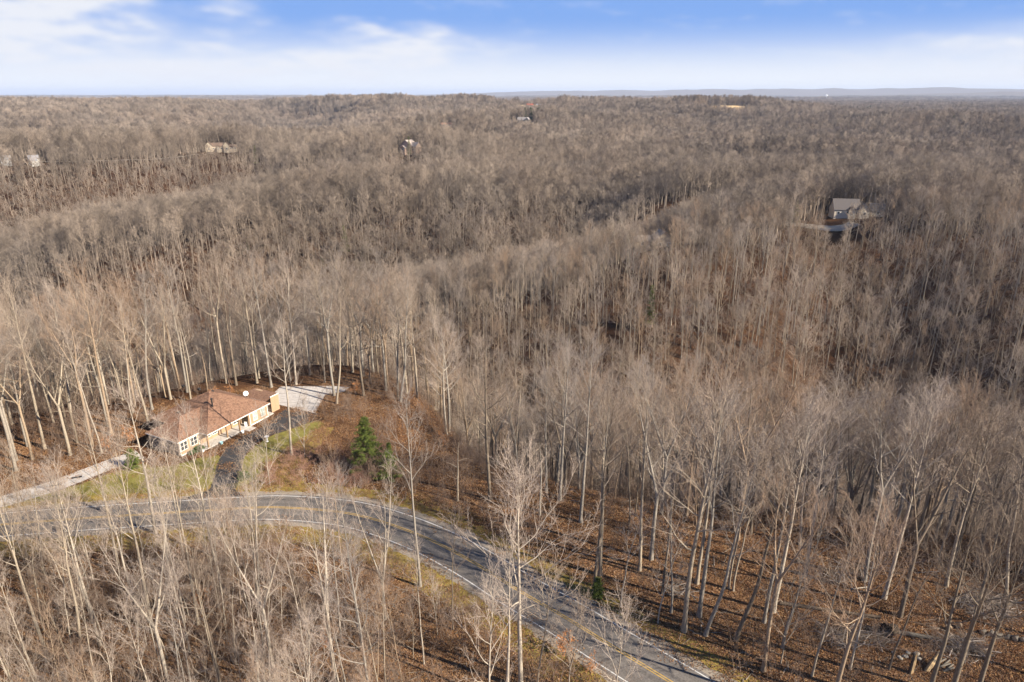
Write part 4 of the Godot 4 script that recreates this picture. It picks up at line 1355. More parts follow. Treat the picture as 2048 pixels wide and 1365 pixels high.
func build_ridges() -> void:
	# blue hills on the skyline: long bodies with real depth
	var f := FastNoiseLite.new()
	f.seed = 4
	f.frequency = 0.00028
	f.fractal_octaves = 4
	for e in [["distant_ridge", 14500.0, -4500.0, 12600.0, 200.0, 2500.0, "long pale blue ridge along the skyline"], ["distant_hills", 10500.0, 3600.0, 9600.0, 120.0, 1600.0, "darker blue hills in front of the long pale ridge"]]:
		var g := Geo.new()
		var n_x := 150
		var pts := []
		for i in n_x + 1:
			var x := lerpf(e[2], e[3], float(i) / n_x)
			var s := float(i) / n_x
			var k: float = e[4] * (0.80 + 0.28 * f.get_noise_2d(x, e[1])) * smoothstep(0.0, 0.42, s)
			var kk: float = k * (0.9 + 0.12 * f.get_noise_2d(x * 5.0, 7.0))
			var z: float = -sqrt(maxf(e[1] * e[1] - x * x, 1e6))
			pts.append([Vector3(x, -40, z + e[5]), Vector3(x, kk * 0.55 - 10, z + e[5] * 0.45), Vector3(x, kk, z), Vector3(x, -40, z - e[5])])
		for i in n_x:
			for j in 3:
				g.face([pts[i][j], pts[i + 1][j], pts[i + 1][j + 1], pts[i][j + 1]], Vector3(0, 1, 0.3 if j < 2 else -0.3), Color(0.15, 0.125, 0.10))
		whole(e[0], g, M.tone, e[6], "hills", "", "structure")
	# tower and mast on the ridge
	var wt := thing("water_tower", "tiny water tower far off against the blue ridge", "water tower", Vector3(2430, ground(2430, -5600), -5600))
	part("column", lathe([[3.0, 0.0], [2.2, 22.0], [2.6, 32.0]]), M.tone, wt)
	part("tank", lathe([[2.6, 32.0], [8.0, 36.0], [9.0, 41.0], [7.0, 45.0], [0.0, 47.0]]), M.tone, wt)

# ------------------------------------------------------------------ logs, stumps and brush on the right
func log_geo(len: float, r: float, seed_: int) -> Geo:
	rng.seed = seed_
	var g := Geo.new()
	g.use_uv = true
	var pts := bent(Vector3(-len / 2, r * 0.8, 0), Vector3.RIGHT, len, 6, 0.02, 0.0)
	for i in pts.size():
		pts[i].y = r * 0.75
	g.tube(pts, radii(7, r, r * 0.72), 8, WHITE * 0.8, WHITE * 0.9)
	return g

func cap_geo(p: Vector3, d: Vector3, r: float) -> Geo:
	var g := Geo.new()
	var b := any_basis(d, 0.0)
	var ps := []
	for j in 9:
		var a := TAU * j / 9
		ps.append(p + b.x * cos(a) * r + b.z * sin(a) * r)
	g.face(ps, d, WHITE)
	return g

func fallen_log(label: String, x: float, z: float, len: float, r: float, turn: float, m: Material, group := "", lift := 0.0, tilt := 0.0) -> void:
	var t := thing("fallen_log" if len > 1.6 else "log_round", label, "log", Vector3(x, ground(x, z) + lift, z), turn, group)
	t.rotation.z = tilt
	part("bark", log_geo(len, r, int(absf(x * 13.0)) + 3), m, t)
	var cm := mat(srgb(0.42, 0.31, 0.19), 0.8)
	part("cut_end", cap_geo(Vector3(-len / 2 - 0.004, r * 0.75, 0), Vector3.LEFT, r * 0.98), cm, t)
	part("cut_end", cap_geo(Vector3(len / 2 + 0.004, r * 0.75, 0), Vector3.RIGHT, r * 0.72), cm, t)

func brush_pile(label: String, x: float, z: float, rx: float, rz: float, h: float, n_: int, seed_: int) -> void:
	rng.seed = seed_
	var g := Geo.new()
	var b := Geo.new()
	for i in n_:
		var az := R(0, TAU)
		var q := sqrt(R(0, 1))
		var p := Vector3(cos(az) * q * rx, R(0.0, 0.75) * h * (1.0 - q * q * 0.7), sin(az) * q * rz)
		var d := Vector3(R(-1, 1), R(-0.25, 0.5), R(-1, 1)).normalized()
		var s := R(0.5, 0.95)
		g.add(sprays[rng.randi() % sprays.size()], Transform3D(any_basis(d, R(0, TAU)).scaled(Vector3(s, s, s)), p))
		if i % 3 == 0:
			b.tube(bent(p - d * 1.2, d, R(1.6, 3.2), 3, 0.12, 0.0), radii(4, R(0.03, 0.075), 0.015), 4, WHITE, WHITE)
	var t := thing("brush_pile", label, "brush pile", Vector3(x, ground(x, z), z))
	part("branches", b, M.twig[3], t)
	part("twigs", g, M.brush, t)

func build_clearing() -> void:
	var bk: StandardMaterial3D = M.bark[2].duplicate()
	bk.albedo_color = srgb(0.13, 0.10, 0.075)
	var grey_log: StandardMaterial3D = M.bark[3].duplicate()
	grey_log.albedo_color = srgb(0.17, 0.15, 0.125)
	fallen_log("long dark log lying across the leaves beyond the road", 37.2, -64.4, 11.0, 0.24, -0.22, bk)
	fallen_log("weathered fallen trunk lying beside the sawn stump", 45.6, -60.6, 4.6, 0.3, -0.25, grey_log)
	fallen_log("thin pale log lying under the forked trees", 41.5, -68.6, 5.0, 0.1, 0.15, M.bark[1])
	fallen_log("pale fallen branch lying in the open near the big dark trunk", 53.4, -72.4, 3.4, 0.07, 0.1, M.bark[1])
	fallen_log("short cut log lying at the frame's edge by the brush", 50.9, -58.0, 2.2, 0.2, -0.35, bk)
	# sawn stump with its pale face
	var st := thing("sawn_stump", "upended sawn stump with a pale cut face and dark roots", "stump", Vector3(42.6, 0, -60.9), 0.25)
	var sg := Geo.new()
	sg.use_uv = true
	sg.tube(PackedVector3Array([Vector3(-0.5, 0.55, 0), Vector3(0.0, 0.55, 0), Vector3(0.55, 0.55, 0)]), PackedFloat32Array([0.85, 0.6, 0.52]), 11, WHITE * 0.5, WHITE * 0.8)
	part("bark", sg, bk, st)
	part("cut_face", cap_geo(Vector3(0.556, 0.55, 0), Vector3.RIGHT, 0.515), mat(srgb(0.66, 0.53, 0.35), 0.8), st)
	rng.seed = 61
	var rt := Geo.new()
	for i in 26:
		var a := R(0, TAU)
		var p := Vector3(-0.5, 0.55 + sin(a) * 0.6, cos(a) * 0.6)
		rt.tube(bent(p, Vector3(-0.7, sin(a), cos(a)), R(0.6, 1.3), 4, 0.25, 0.0), radii(5, R(0.06, 0.12), 0.01), 4, Color(0.10, 0.07, 0.05), Color(0.12, 0.085, 0.06))
	part("roots", rt, M.wood, st)
	# two sawn rounds standing on edge
	fallen_log("pale sawn round lying beside another in the leaves", 49.6, -61.6, 0.32, 0.3, 0.6, M.bark[4], "", 0.1)
	fallen_log("pale sawn round standing on edge farther from the stump", 51.0, -62.0, 0.3, 0.32, 0.2, M.bark[4], "", 0.15)
	# the row of log rounds at the frame's edge
	for i in 7:
		fallen_log("grey log section in the row beside the brush pile", 53.2 + i * 0.72, -61.2 + i * 0.28, 0.7, 0.26 + 0.05 * sin(i * 1.7), 0.5 + 0.35 * sin(i * 2.3), grey_log, "log sections in a row beside the brush")
	# cut firewood lengths and small rocks
	for i in 5:
		fallen_log("grey firewood length in the small heap near the splintered trunk", 46.1 + R(-0.25, 0.25), -56.9 + i * 0.3, 1.5, 0.13, 0.45 + R(-0.15, 0.15), grey_log, "firewood lengths heaped on the leaves")
	for i in 9:
		rng.seed = 640 + i
		var o := whole("pale_rock", rock(640 + i, R(0.16, 0.3)), mat(srgb(0.25, 0.22, 0.18), 0.95), "small pale rock in the cluster near the splintered trunk", "rock", "pale rocks clustered on the leaves")
		o.position = Vector3(42.7 + R(-1.6, 2.2), 0.05, -57.6 + R(-0.5, 0.5))
	# splintered trunk halves
	for e in [["splintered_trunk", "splintered upright half of a broken trunk near the lower edge", 41.7, -55.2, 2.6, Vector3(0.1, 1.0, -0.1)], ["splintered_trunk", "long split half of a broken trunk leaning on the ground", 43.6, -55.6, 3.2, Vector3(0.75, 0.35, -0.55)]]:
		var t := thing(e[0], e[1], "broken trunk", Vector3(e[2], 0, e[3]))
		var g := Geo.new()
		rng.seed = int(e[2] * 10)
		for i in 7:
			var o := Vector3(R(-0.16, 0.16), 0, R(-0.1, 0.1))
			g.tube(PackedVector3Array([o, o + e[5].normalized() * e[4] * 0.6, o * 0.6 + e[5].normalized() * e[4] * R(0.8, 1.05)]), PackedFloat32Array([0.14, 0.11, 0.0]), 4, Color(0.5, 0.35, 0.19), Color(0.58, 0.42, 0.24))
		part("split_wood", g, M.wood, t)
		var bg := Geo.new()
		bg.use_uv = true
		var dn: Vector3 = e[5].normalized()
		bg.tube(PackedVector3Array([Vector3(-0.12, 0, -0.05) - dn * 0.2, Vector3(-0.12, 0, -0.05) + dn * e[4] * 0.85]), PackedFloat32Array([0.22, 0.12]), 7, WHITE * 0.7, WHITE * 0.8)
		part("bark", bg, bk, t)
	brush_pile("round brush pile under the bare trees near the long log", 36.4, -60.0, 2.3, 1.6, 1.8, 130, 81)
	brush_pile("low brush pile beside the sawn stump", 40.4, -60.2, 1.9, 1.3, 1.3, 80, 82)
	brush_pile("big grey brush pile at the far side of the log sections", 56.6, -65.4, 4.0, 2.2, 2.2, 260, 83)
	brush_pile("wide grey brush pile behind the firewood heap", 49.3, -58.6, 3.0, 1.8, 1.6, 170, 84)
	brush_pile("brush heap in the shade behind the forked trees", 43.8, -72.2, 2.6, 1.6, 1.5, 110, 85)
	brush_pile("thin brush pile beside the slender trunks near the road", 20.2, -67.8, 1.9, 1.2, 1.2, 70, 86)
	brush_pile("brush heap next to the pair of grey trunks", 40.6, -70.0, 1.9, 1.2, 1.3, 70, 87)

# ------------------------------------------------------------------ planting
var planted: Array = []      # [x, z, kind, scale xz, scale y, turn, tint index, label, group]

func plant(x: float, z: float, kind: int, h: float, turn: float, tint: int, label := "", group := "", wide := 1.0) -> void:
	var s: float = h / kinds[kind].h
	planted.append([x, z, kind, (0.55 * s + 0.45) * wide, s, turn, tint, label, group])

func plant_known() -> void:
	# the trees that stand out, each where it grows
	var T := [
		[0.9, -53.3, 6, 25.0, 0.4, 1, "tall round-crowned tree standing alone at the near edge of the road"],
		[2.6, -53.9, 5, 15.0, 1.4, 0, "thin tree with low twiggy limbs beside the lone round-crowned tree"],
		[-11.3, -68.6, 8, 25.0, 2.4, 3, "tall straight pale tree on the near bank in the bend of the road"],
		[-49.2, -79.4, 1, 20.0, 0.2, 1, "wide-limbed pale tree in front of the wing of the house"],
		[-37.8, -70.5, 7, 12.5, 0.9, 1, "fan-crowned grey tree below the mouth of the driveway"],
		[-18.1, -53.6, 2, 22.0, 1.7, 1, "tall pale tree with a forked stem at the lower edge below the road"],
		[-37.0, -101.2, 8, 22.0, 0.1, 1, "tall slender bare trunk beside the driveway in front of the pad"],
		[-34.6, -100.4, 7, 9.8, 2.2, 1, "small pale sapling beside the slender trunk by the driveway"],
		[-37.6, -92.0, 7, 11.4, 1.0, 1, "white-barked small tree on the lawn strip by the driveway"],
		[10.0, -67.6, 8, 25.5, 0.0, 2, "dark straight trunk with a small cedar at its foot by the road"],
		[11.1, -70.7, 0, 24.5, 1.2, 0, "straight pale trunk just behind the cedar-footed trunk"],
		[12.9, -65.1, 10, 13.5, 0.5, 1, "short crooked pale tree at the roadside leaf bank"],
		[16.2, -71.6, 8, 24.0, 2.0, 0, "straight grey trunk alone on the bright leaf bank"],
		[18.1, -73.8, 2, 23.5, 2.2, 3, "forked grey tree at the top of the bright leaf bank"],
		[18.2, -67.3, 3, 24.0, 0.7, 2, "slender dark trunk behind the thick limbed tree"],
		[19.4, -61.2, 1, 28.5, 3.6, 0, "biggest trunk by the road with a long bent limb on one side"],
		[22.9, -69.2, 8, 25.0, 0.3, 0, "straight pale trunk behind the biggest roadside trunk"],
		[21.7, -63.5, 0, 27.0, 1.9, 3, "tall grey trunk next to the biggest roadside trunk"],
		[21.6, -60.6, 4, 23.5, 0.0, 3, "grey trunk that leans away from the road beside the biggest one"],
		[26.6, -68.3, 10, 20.5, 0.2, 0, "one of two slim trunks that lean together in the open wood"],
		[27.0, -67.9, 10, 19.5, 0.5, 0, "other of two slim trunks that lean together in the open wood"],
		[24.8, -59.9, 4, 25.0, 0.2, 2, "dark leaning trunk that stands alone on the shaded leaves"],
		[30.6, -64.3, 0, 25.5, 2.7, 1, "pale straight tree with a flared foot beside the long log"],
		[29.5, -58.7, 10, 18.0, 1.1, 3, "small twiggy tree in front of the long log"],
		[18.6, -64.1, 3, 18.5, 2.9, 3, "very thin trunk between the crooked tree and the biggest trunk"],
		[37.1, -71.1, 0, 23.0, 0.9, 1, "pale straight trunk behind the long log"],
		[44.4, -70.5, 13, 24.5, 1.3, 3, "high-forked grey tree behind the brush heap"],
		[45.1, -67.1, 0, 26.0, 2.8, 1, "pale straight trunk in the open before the high-forked tree"],
		[45.3, -64.0, 2, 24.5, 0.4, 2, "dark twin-stemmed tree just behind the sawn stump"],
		[54.1, -69.5, 11, 22.0, 1.6, 0, "stout tan trunk in the open leaves near the big brush pile"],
		[61.4, -74.8, 2, 23.0, 2.1, 2, "stout dark forked trunk at the edge of the open leaves"],
		[60.4, -67.7, 4, 20.0, 2.5, 0, "leaning grey trunk rising behind the big brush pile"],
		[57.0, -75.8, 3, 16.0, 0.0, 0, "thin pale stem between the two stout trunks"],
		[55.4, -78.4, 2, 22.5, 0.8, 2, "dark forked stems at the back of the open leaves"],
		[28.6, -56.6, 7, 13.0, 0.4, 0, "small pale twiggy tree at the lower edge beyond the road"],
		[31.2, -54.9, 10, 19.0, 1.8, 0, "crooked small tree with a knot of twigs at the lower edge"],
		[35.6, -55.8, 3, 20.0, 0.6, 1, "pale thin tree standing between the crooked one and the stump"],
		[39.7, -55.8, 10, 16.5, 1.4, 2, "dark slim tree next to the splintered trunk"],
		[-14.6, -63.0, 9, 18.5, 1.4, 1, "white many-stemmed tree on the near bank below the road bend"],
		[-25.2, -55.8, 2, 18.5, 0.0, 1, "pale forked tree on the near bank at the lower edge"],
		[-49.1, -56.4, 0, 22.0, 0.6, 0, "tall tan trunk at the lower corner of the thicket"],
		[-46.2, -57.4, 4, 20.5, 0.3, 0, "tan leaning trunk beside the tall one in the lower thicket"],
		[-34.5, -52.6, 2, 20.0, 1.2, 1, "pale forked tree low in the thicket below the road"],
		[-29.7, -53.2, 10, 18.0, 0.2, 0, "crooked pale tree beside the forked one in the thicket"],
		[10.2, -51.0, 7, 12.5, 0.3, 1, "small white-limbed tree whose top reaches over the near road edge"],
		[5.6, -52.4, 7, 11.0, 1.3, 0, "low twiggy tree leaning over the near edge of the road"],
	]
	for e in T:
		plant(e[0], e[1], e[2], e[3], e[4], e[5], e[6], "", 0.78 if e[0] < 0.0 and e[1] > -75.0 else 1.0)

func plant_woods() -> void:
	rng.seed = 2024
	var spots := {}
	for e in planted:
		spots[Vector2i(int(floor(e[0] / 3.0)), int(floor(e[1] / 3.0)))] = true
	var cell := 4.3
	var z := -25.0
	while z > -290.0:
		var half := absf(z) * 1.12 + 40.0
		var x := -half
		while x < half:
			var p := Vector2(x + R(0.1, 0.9) * cell, z - R(0.1, 0.9) * cell)
			x += cell
			var keep := 0.84
			var road_side := p.y - road_y(p.x)
			var r := p.length()
			if p.x > 4.0 and p.x < 120.0 and r < 104.0 and road_side < 0.0:
				keep = lerpf(0.36, 0.82, smoothstep(84.0, 104.0, r))
				if p.x > 36.0 and r < 88.0:
					keep = 0.10
				if r < 82.0 and p.x < 36.0:
					keep = 0.22
			elif road_side > 0.0 and p.x > -95.0 and p.x < 8.0:
				keep = 0.97 if p.x < -28.0 else (0.72 if p.x < -9.0 else 0.14)
				if p.x > -29.0 and p.x < -10.0 and p.y < -62.0:
					keep = 0.14
				if seg_dist(p, road_pts) < 11.0 and p.x > -36.0:
					keep *= 0.35
			elif road_side > 0.0 and p.x > 7.0:
				keep = 0.05 if p.x < 40.0 else 0.4
			elif p.x > -36.0 and p.x < 4.0 and p.y > -124.0 and road_side < 0.0:
				keep = lerpf(0.16, 0.5, smoothstep(-100.0, -124.0, p.y))
				if p.x < -9.0 and p.y > -112.0:
					keep = 0.03
				elif p.x < -14.0:
					keep = 0.22
			var pick := rng.randf()
			var roll := rng.randf()
			var hr := rng.randf()
			var tr := R(0, TAU)
			var ti := rng.randi() % 5
			if pick > keep or open_ground(p):
				continue
			if spots.has(Vector2i(int(floor(p.x / 3.0)), int(floor(p.y / 3.0)))):
				continue
			var open := open_slope(p)
			if open > 0.0 and fmod(pick * 37.0, 1.0) < open * (0.35 if p.x < -100.0 else 0.05):
				continue
			if open > 0.3:
				roll = [0.03, 0.10, 0.21, 0.44, 0.53][int(fmod(tr * 7.0, 4.99))]
			if p.x < -64.0 and p.y > -90.0 and p.y < -80.0 and road_side > -9.0 and hr < 0.4:
				continue
			var kind := 0
			var h := 25.0
			if road_side > 0.0 and r < 120.0:
				kind = [3, 10, 5, 3, 8, 10, 8, 10, 0, 7, 3, 5, 11][int(roll * 12.99)]
				h = kinds[kind].h * lerpf(0.58, 0.90, hr)
			elif roll < 0.20:
				kind = [3, 10, 5][int(hr * 2.99)]
				h = kinds[kind].h * lerpf(0.8, 1.1, fmod(hr * 7.0, 1.0))
			else:
				kind = [0, 1, 2, 4, 6, 8, 9, 11, 12, 13, 11, 13, 1, 0, 14][int((roll - 0.20) / 0.801 * 14.4)]
				h = kinds[kind].h * lerpf(0.70, 1.05, hr) * lerpf(1.0, 0.84, smoothstep(120.0, 220.0, r))
			if p.x > 4.0 and r < 104.0 and road_side < 0.0 and ti < 2 and fmod(hr * 19.0, 1.0) < 0.65:
				ti += 2
			if ti == 1 and road_side < 0.0 and fmod(hr * 17.0, 1.0) < 0.55:
				ti = 3
			if road_side < 0.0 and r > 97.0 and r < 175.0 and p.x > -34.0 and fmod(roll * 31.0, 1.0) < 0.72:
				kind = [1, 6, 12, 2, 9, 13, 6, 12][int(fmod(roll * 53.0, 1.0) * 7.99)]
				h = kinds[kind].h * lerpf(0.78, 0.98, hr)
			if road_side > 0.0 and ti > 1 and fmod(hr * 13.0, 1.0) < 0.4:
				ti = 1
			plant(p.x, p.y, kind, h, tr, ti, "", "", 0.8 if road_side > 0.0 else 1.0)
		z -= cell

func plant_thicket() -> void:
	# thin young growth on the near side of the road
	rng.seed = 4096
	for i in 150:
		var p := Vector2(R(-78, -7), R(-82, -36))
		var kind: int = [3, 10, 5, 3, 10, 5, 7][rng.randi() % 7]
		var h: float = kinds[kind].h * R(0.55, 0.88)
		var turn := R(0, TAU)
		var tint: int = [0, 1, 1, 3, 4][rng.randi() % 5]
		var off := p.y - road_y(p.x)
		if off < 5.5 or (p.x > -26.0 and off < 13.0) or (p.x > -51.0 and p.x < -36.0 and off < 22.0) or open_ground(p):
			continue
		plant(p.x, p.y, kind, h, turn, tint, "", "", 0.72)

func open_slope(p: Vector2) -> float:   # 1 on the thinly wooded far bank of the ravine
	if p.length() < 120.0:
		return 0.0
	for i in 2:
		var line: PackedVector2Array = carves[i][0]
		var d := seg_dist(p, line)
		if d < 125.0 and (i == 0 or p.x < 0.0) and beyond(p, line):
			return smoothstep(5.0, 25.0, d) * smoothstep(125.0, 80.0, d) * (1.0 if i == 0 else 0.8)
	return 0.0

func look_of(kind: int, tint: int, h: float) -> String:
	var tone: String = ["tan", "pale", "dark", "grey", "brownish"][tint]
	var shape: String = ["straight", "crooked-limbed", "forked", "slender", "leaning", "young", "round-crowned", "small twiggy", "narrow", "many-stemmed", "thin crooked", "uneven-crowned", "low wide", "high-forked", "dead snag-like"][kind]
	var size := "tall " if h > 25.0 else ("high " if h > 22.5 else ("middling " if h > 18.0 else "low "))
	return size + shape + " " + tone + " tree"

var landmarks := [
	["the white dish on the roof", -50.4, -118.0], ["the brown roof's peak", -54.7, -112.6], ["the house wing", -57.0, -103.5], ["the upper end of the concrete drive", -63.5, -100.0],
	["the middle of the concrete drive", -70.0, -92.5], ["the concrete pad", -41.0, -126.0], ["the driveway bend", -46.6, -104.0], ["the driveway mouth", -44.5, -89.5], ["the tall green pine", -23.2, -95.8],
	["the low olive pine", -19.3, -93.6], ["the lone roadside tree", 0.9, -53.3], ["the tall pale tree in the bend", -11.3, -68.6], ["the cedar by the road", 10.3, -67.0], ["the crooked roadside tree", 12.9, -65.1],
	["the biggest roadside trunk", 19.4, -61.2], ["the two slim leaning trunks", 26.8, -68.1], ["the long dark log", 37.2, -64.4], ["the sawn stump", 42.6, -60.9], ["the high-forked tree", 44.4, -70.5],
	["the big brush pile", 56.6, -65.4], ["the stout forked trunk", 61.4, -74.8], ["the stout tan trunk", 54.1, -69.5], ["the fan-crowned grey tree", -37.8, -70.5], ["the wide-limbed pale tree", -49.2, -79.4],
	["the low forked tree", -18.1, -53.6], ["the corner tan trunk", -49.1, -56.4], ["the white many-stemmed tree", -14.6, -63.0], ["the dark forked stems", 55.4, -78.4],
]

func place_of(x: float, z: float) -> String:
	var best := 1e9
	var m: Array = []
	for l in landmarks:
		var d := Vector2(l[1] - x, l[2] - z).length()
		if d < best:
			best = d
			m = l
	var side: float = (x - m[1]) * 1.0 + (z - m[2]) * m[1] / absf(m[2])     # as one sees it from the air
	var deep: float = m[2] - z
	var near := "just " if best < 5.0 else ("far " if best > 17.0 else "")
	if absf(side) > absf(deep) * 1.3:
		return near + ("right of " if side > 0 else "left of ") + m[0]
	var what: String = "behind " if deep > 0 else "in front of "
	if absf(side) > absf(deep) * 0.4:
		what += "and " + ("right of " if side > 0 else "left of ")
	return near + what + m[0]

func area_of(x: float, z: float) -> String:
	if z - road_y(x) > 0.0: return "bare trees on the near side of the road"
	if x > 4.0: return "bare trees in the open wood beyond the road"
	if x > -33.0: return "bare trees on the leafy slope behind the pines"
	return "bare trees in the wood around the house"

func place_trees() -> void:
	var order := []
	for i in planted.size():
		var e: Array = planted[i]
		var r := Vector2(e[0], e[1]).length()
		var seen := absf(atan2(e[0], -e[1])) < deg_to_rad(37.5) and r > 42.0
		order.append([(e[4] * kinds[e[2]].h / r if seen else 0.0) + (10.0 if e[7] != "" else 0.0), i])
	order.sort_custom(func(a, b): return a[0] > b[0])
	var solo := {}
	var said := {}
	for i in mini(300, order.size()):
		if order[i][0] > 0.0:
			solo[order[i][1]] = true
	var xs := []
	var cs := []
	for k in kinds.size():
		xs.append([]); cs.append([])
	for i in planted.size():
		var e: Array = planted[i]
		var k: Dictionary = kinds[e[2]]
		var b := Basis(Vector3.UP, e[5]).scaled(Vector3(e[3], e[4], e[3]))
		var at := Vector3(e[0], ground(e[0], e[1]) - 0.05, e[1])
		if solo.has(i):
			var h: float = e[4] * k.h
			var label: String = e[7]
			var group := ""
			if label == "":
				label = look_of(e[2], e[6], h) + " " + place_of(e[0], e[1])
				var again: int = said.get(label, 0)
				said[label] = again + 1
				if label.split(" ").size() > 15:
					label = label.substr(label.find(" ") + 1)
				if again > 0:
					label += [", smaller", ", farther", ", half hidden", ", thinner"][mini(again - 1, 3)]
			group = area_of(e[0], e[1])
			var t := thing("bare_tree", label, "tree", at, 0.0, group)
			t.transform = Transform3D(b, at)
			for q in ["trunk", "crown"]:
				var o := MeshInstance3D.new()
				o.name = q
				o.mesh = k[q]
				o.set_surface_override_material(0, M.bark[e[6]])
				if q == "crown":
					o.set_surface_override_material(1, M.twig[e[6]])
				t.add_child(o, true)
		else:
			var q: Array = [[1.0, 1.0, 1.0], [1.2, 1.24, 1.3], [0.6, 0.58, 0.56], [0.86, 0.9, 0.98], [0.95, 0.86, 0.78]][e[6]]
			xs[e[2]].append(Transform3D(b, at))
			cs[e[2]].append(Color(q[0], q[1], q[2]))
	var w := mass("woods", "dense bare hardwood forest covering the ridges and ravines", "forest")
	for k in kinds.size():
		scatter("trunks", kinds[k].trunk, xs[k], cs[k], w, M.bark[0])
		scatter("crowns", kinds[k].crown, xs[k], cs[k], w)
	far_woods(w)

func youth(p: Vector2) -> float:   # smaller growth just below the far houses
	var best := 1.0
	for q in low_zones:
		var d2: float = q[0].distance_squared_to(p)
		if d2 < q[1] * q[1]:
			best = minf(best, lerpf(0.60, 1.0, smoothstep(0.35, 1.0, sqrt(d2) / q[1])))
	return best

func canopy_tone(f: FastNoiseLite, x: float, z: float) -> Color:
	var a := f.get_noise_2d(x, z)
	var b := f.get_noise_2d(x * 2.7 + 900.0, z * 2.7)
	var k := R(0.60, 1.24) * (1.0 + 0.2 * a)
	var warm := 0.5 + 0.5 * b
	return Color(0.30 * k, lerpf(0.252, 0.232, warm) * k, lerpf(0.208, 0.176, warm) * k)

func far_woods(w: Node3D) -> void:
	rng.seed = 31
	var f := FastNoiseLite.new()
	f.seed = 77
	f.frequency = 0.006
	var mx := []
	var mc := []
	var fx := []
	var fc := []
	for k in kinds.size():
		mx.append([]); mc.append([]); fx.append([]); fc.append([])
	var big := [1, 6, 12, 2, 9, 13, 1, 6, 12, 0, 11]
	var cell := 5.0
	var z := -285.0
	while z > -1000.0:
		var r0 := absf(z)
		cell = 3.8 if r0 < 450.0 else (4.3 if r0 < 700.0 else 5.2)
		var half := r0 * 1.12 + 40.0
		var x := -half
		while x < half:
			var p := Vector2(x + R(0.05, 0.95) * cell, z - R(0.05, 0.95) * cell)
			x += cell
			var kind: int = big[rng.randi() % 11]
			if open_slope(p) > 0.2:
				kind = [0, 8, 3, 10, 11][rng.randi() % 5]
			if rng.randf() > 0.92 - (0.42 * open_slope(p) if p.x < -20.0 and p.x > -150.0 and p.y < -330.0 else 0.0) or open_ground(p):
				continue
			var s: float = R(0.60, 0.92) * youth(p)
			var xf := Transform3D(Basis(Vector3.UP, R(0, TAU)).scaled(Vector3(s * R(1.0, 1.35), s * R(0.82, 0.98), s * R(1.0, 1.35))), Vector3(p.x, ground(p.x, p.y) - 0.1, p.y))
			var tone := canopy_tone(f, p.x, p.y)
			if r0 < 620.0:
				mx[kind].append(xf); mc[kind].append(tone)
			else:
				fx[kind].append(xf); fc[kind].append(tone)
		z -= cell
	for k in kinds.size():
		scatter("trees", kinds[k].mid, mx[k], mc[k], w)
		scatter("far_trees", kinds[k].far, fx[k], fc[k], w)
	# beyond a kilometre: groups of trees
	var gx := [[], [], [], []]
	var gc := [[], [], [], []]
	z = -1000.0
	while z > -21000.0:
		var r0 := absf(z)
		cell = 13.5 if r0 < 2200.0 else (24.0 if r0 < 4200.0 else (46.0 if r0 < 9000.0 else 120.0))
		var wide := 1.0 if r0 < 2200.0 else (1.35 if r0 < 4200.0 else (2.3 if r0 < 9000.0 else 6.0))
		var half := r0 * 1.08 + 80.0
		var x := -half
		while x < half:
			var p := Vector2(x + R(0.05, 0.95) * cell, z - R(0.05, 0.95) * cell)
			x += cell
			if rng.randf() > 0.93 or open_ground(p):
				continue
			var s: float = R(0.72, 0.98) * youth(p)
			var i := rng.randi() % 4
			gx[i].append(Transform3D(Basis(Vector3.UP, R(0, TAU)).scaled(Vector3(s * wide, s, s * wide)), Vector3(p.x, ground(p.x, p.y) - 0.5, p.y)))
			gc[i].append(canopy_tone(f, p.x * 0.4, p.y * 0.4))
		z -= cell
	for i in 4:
		scatter("far_groups", clump_meshes[i], gx[i], gc[i], w)

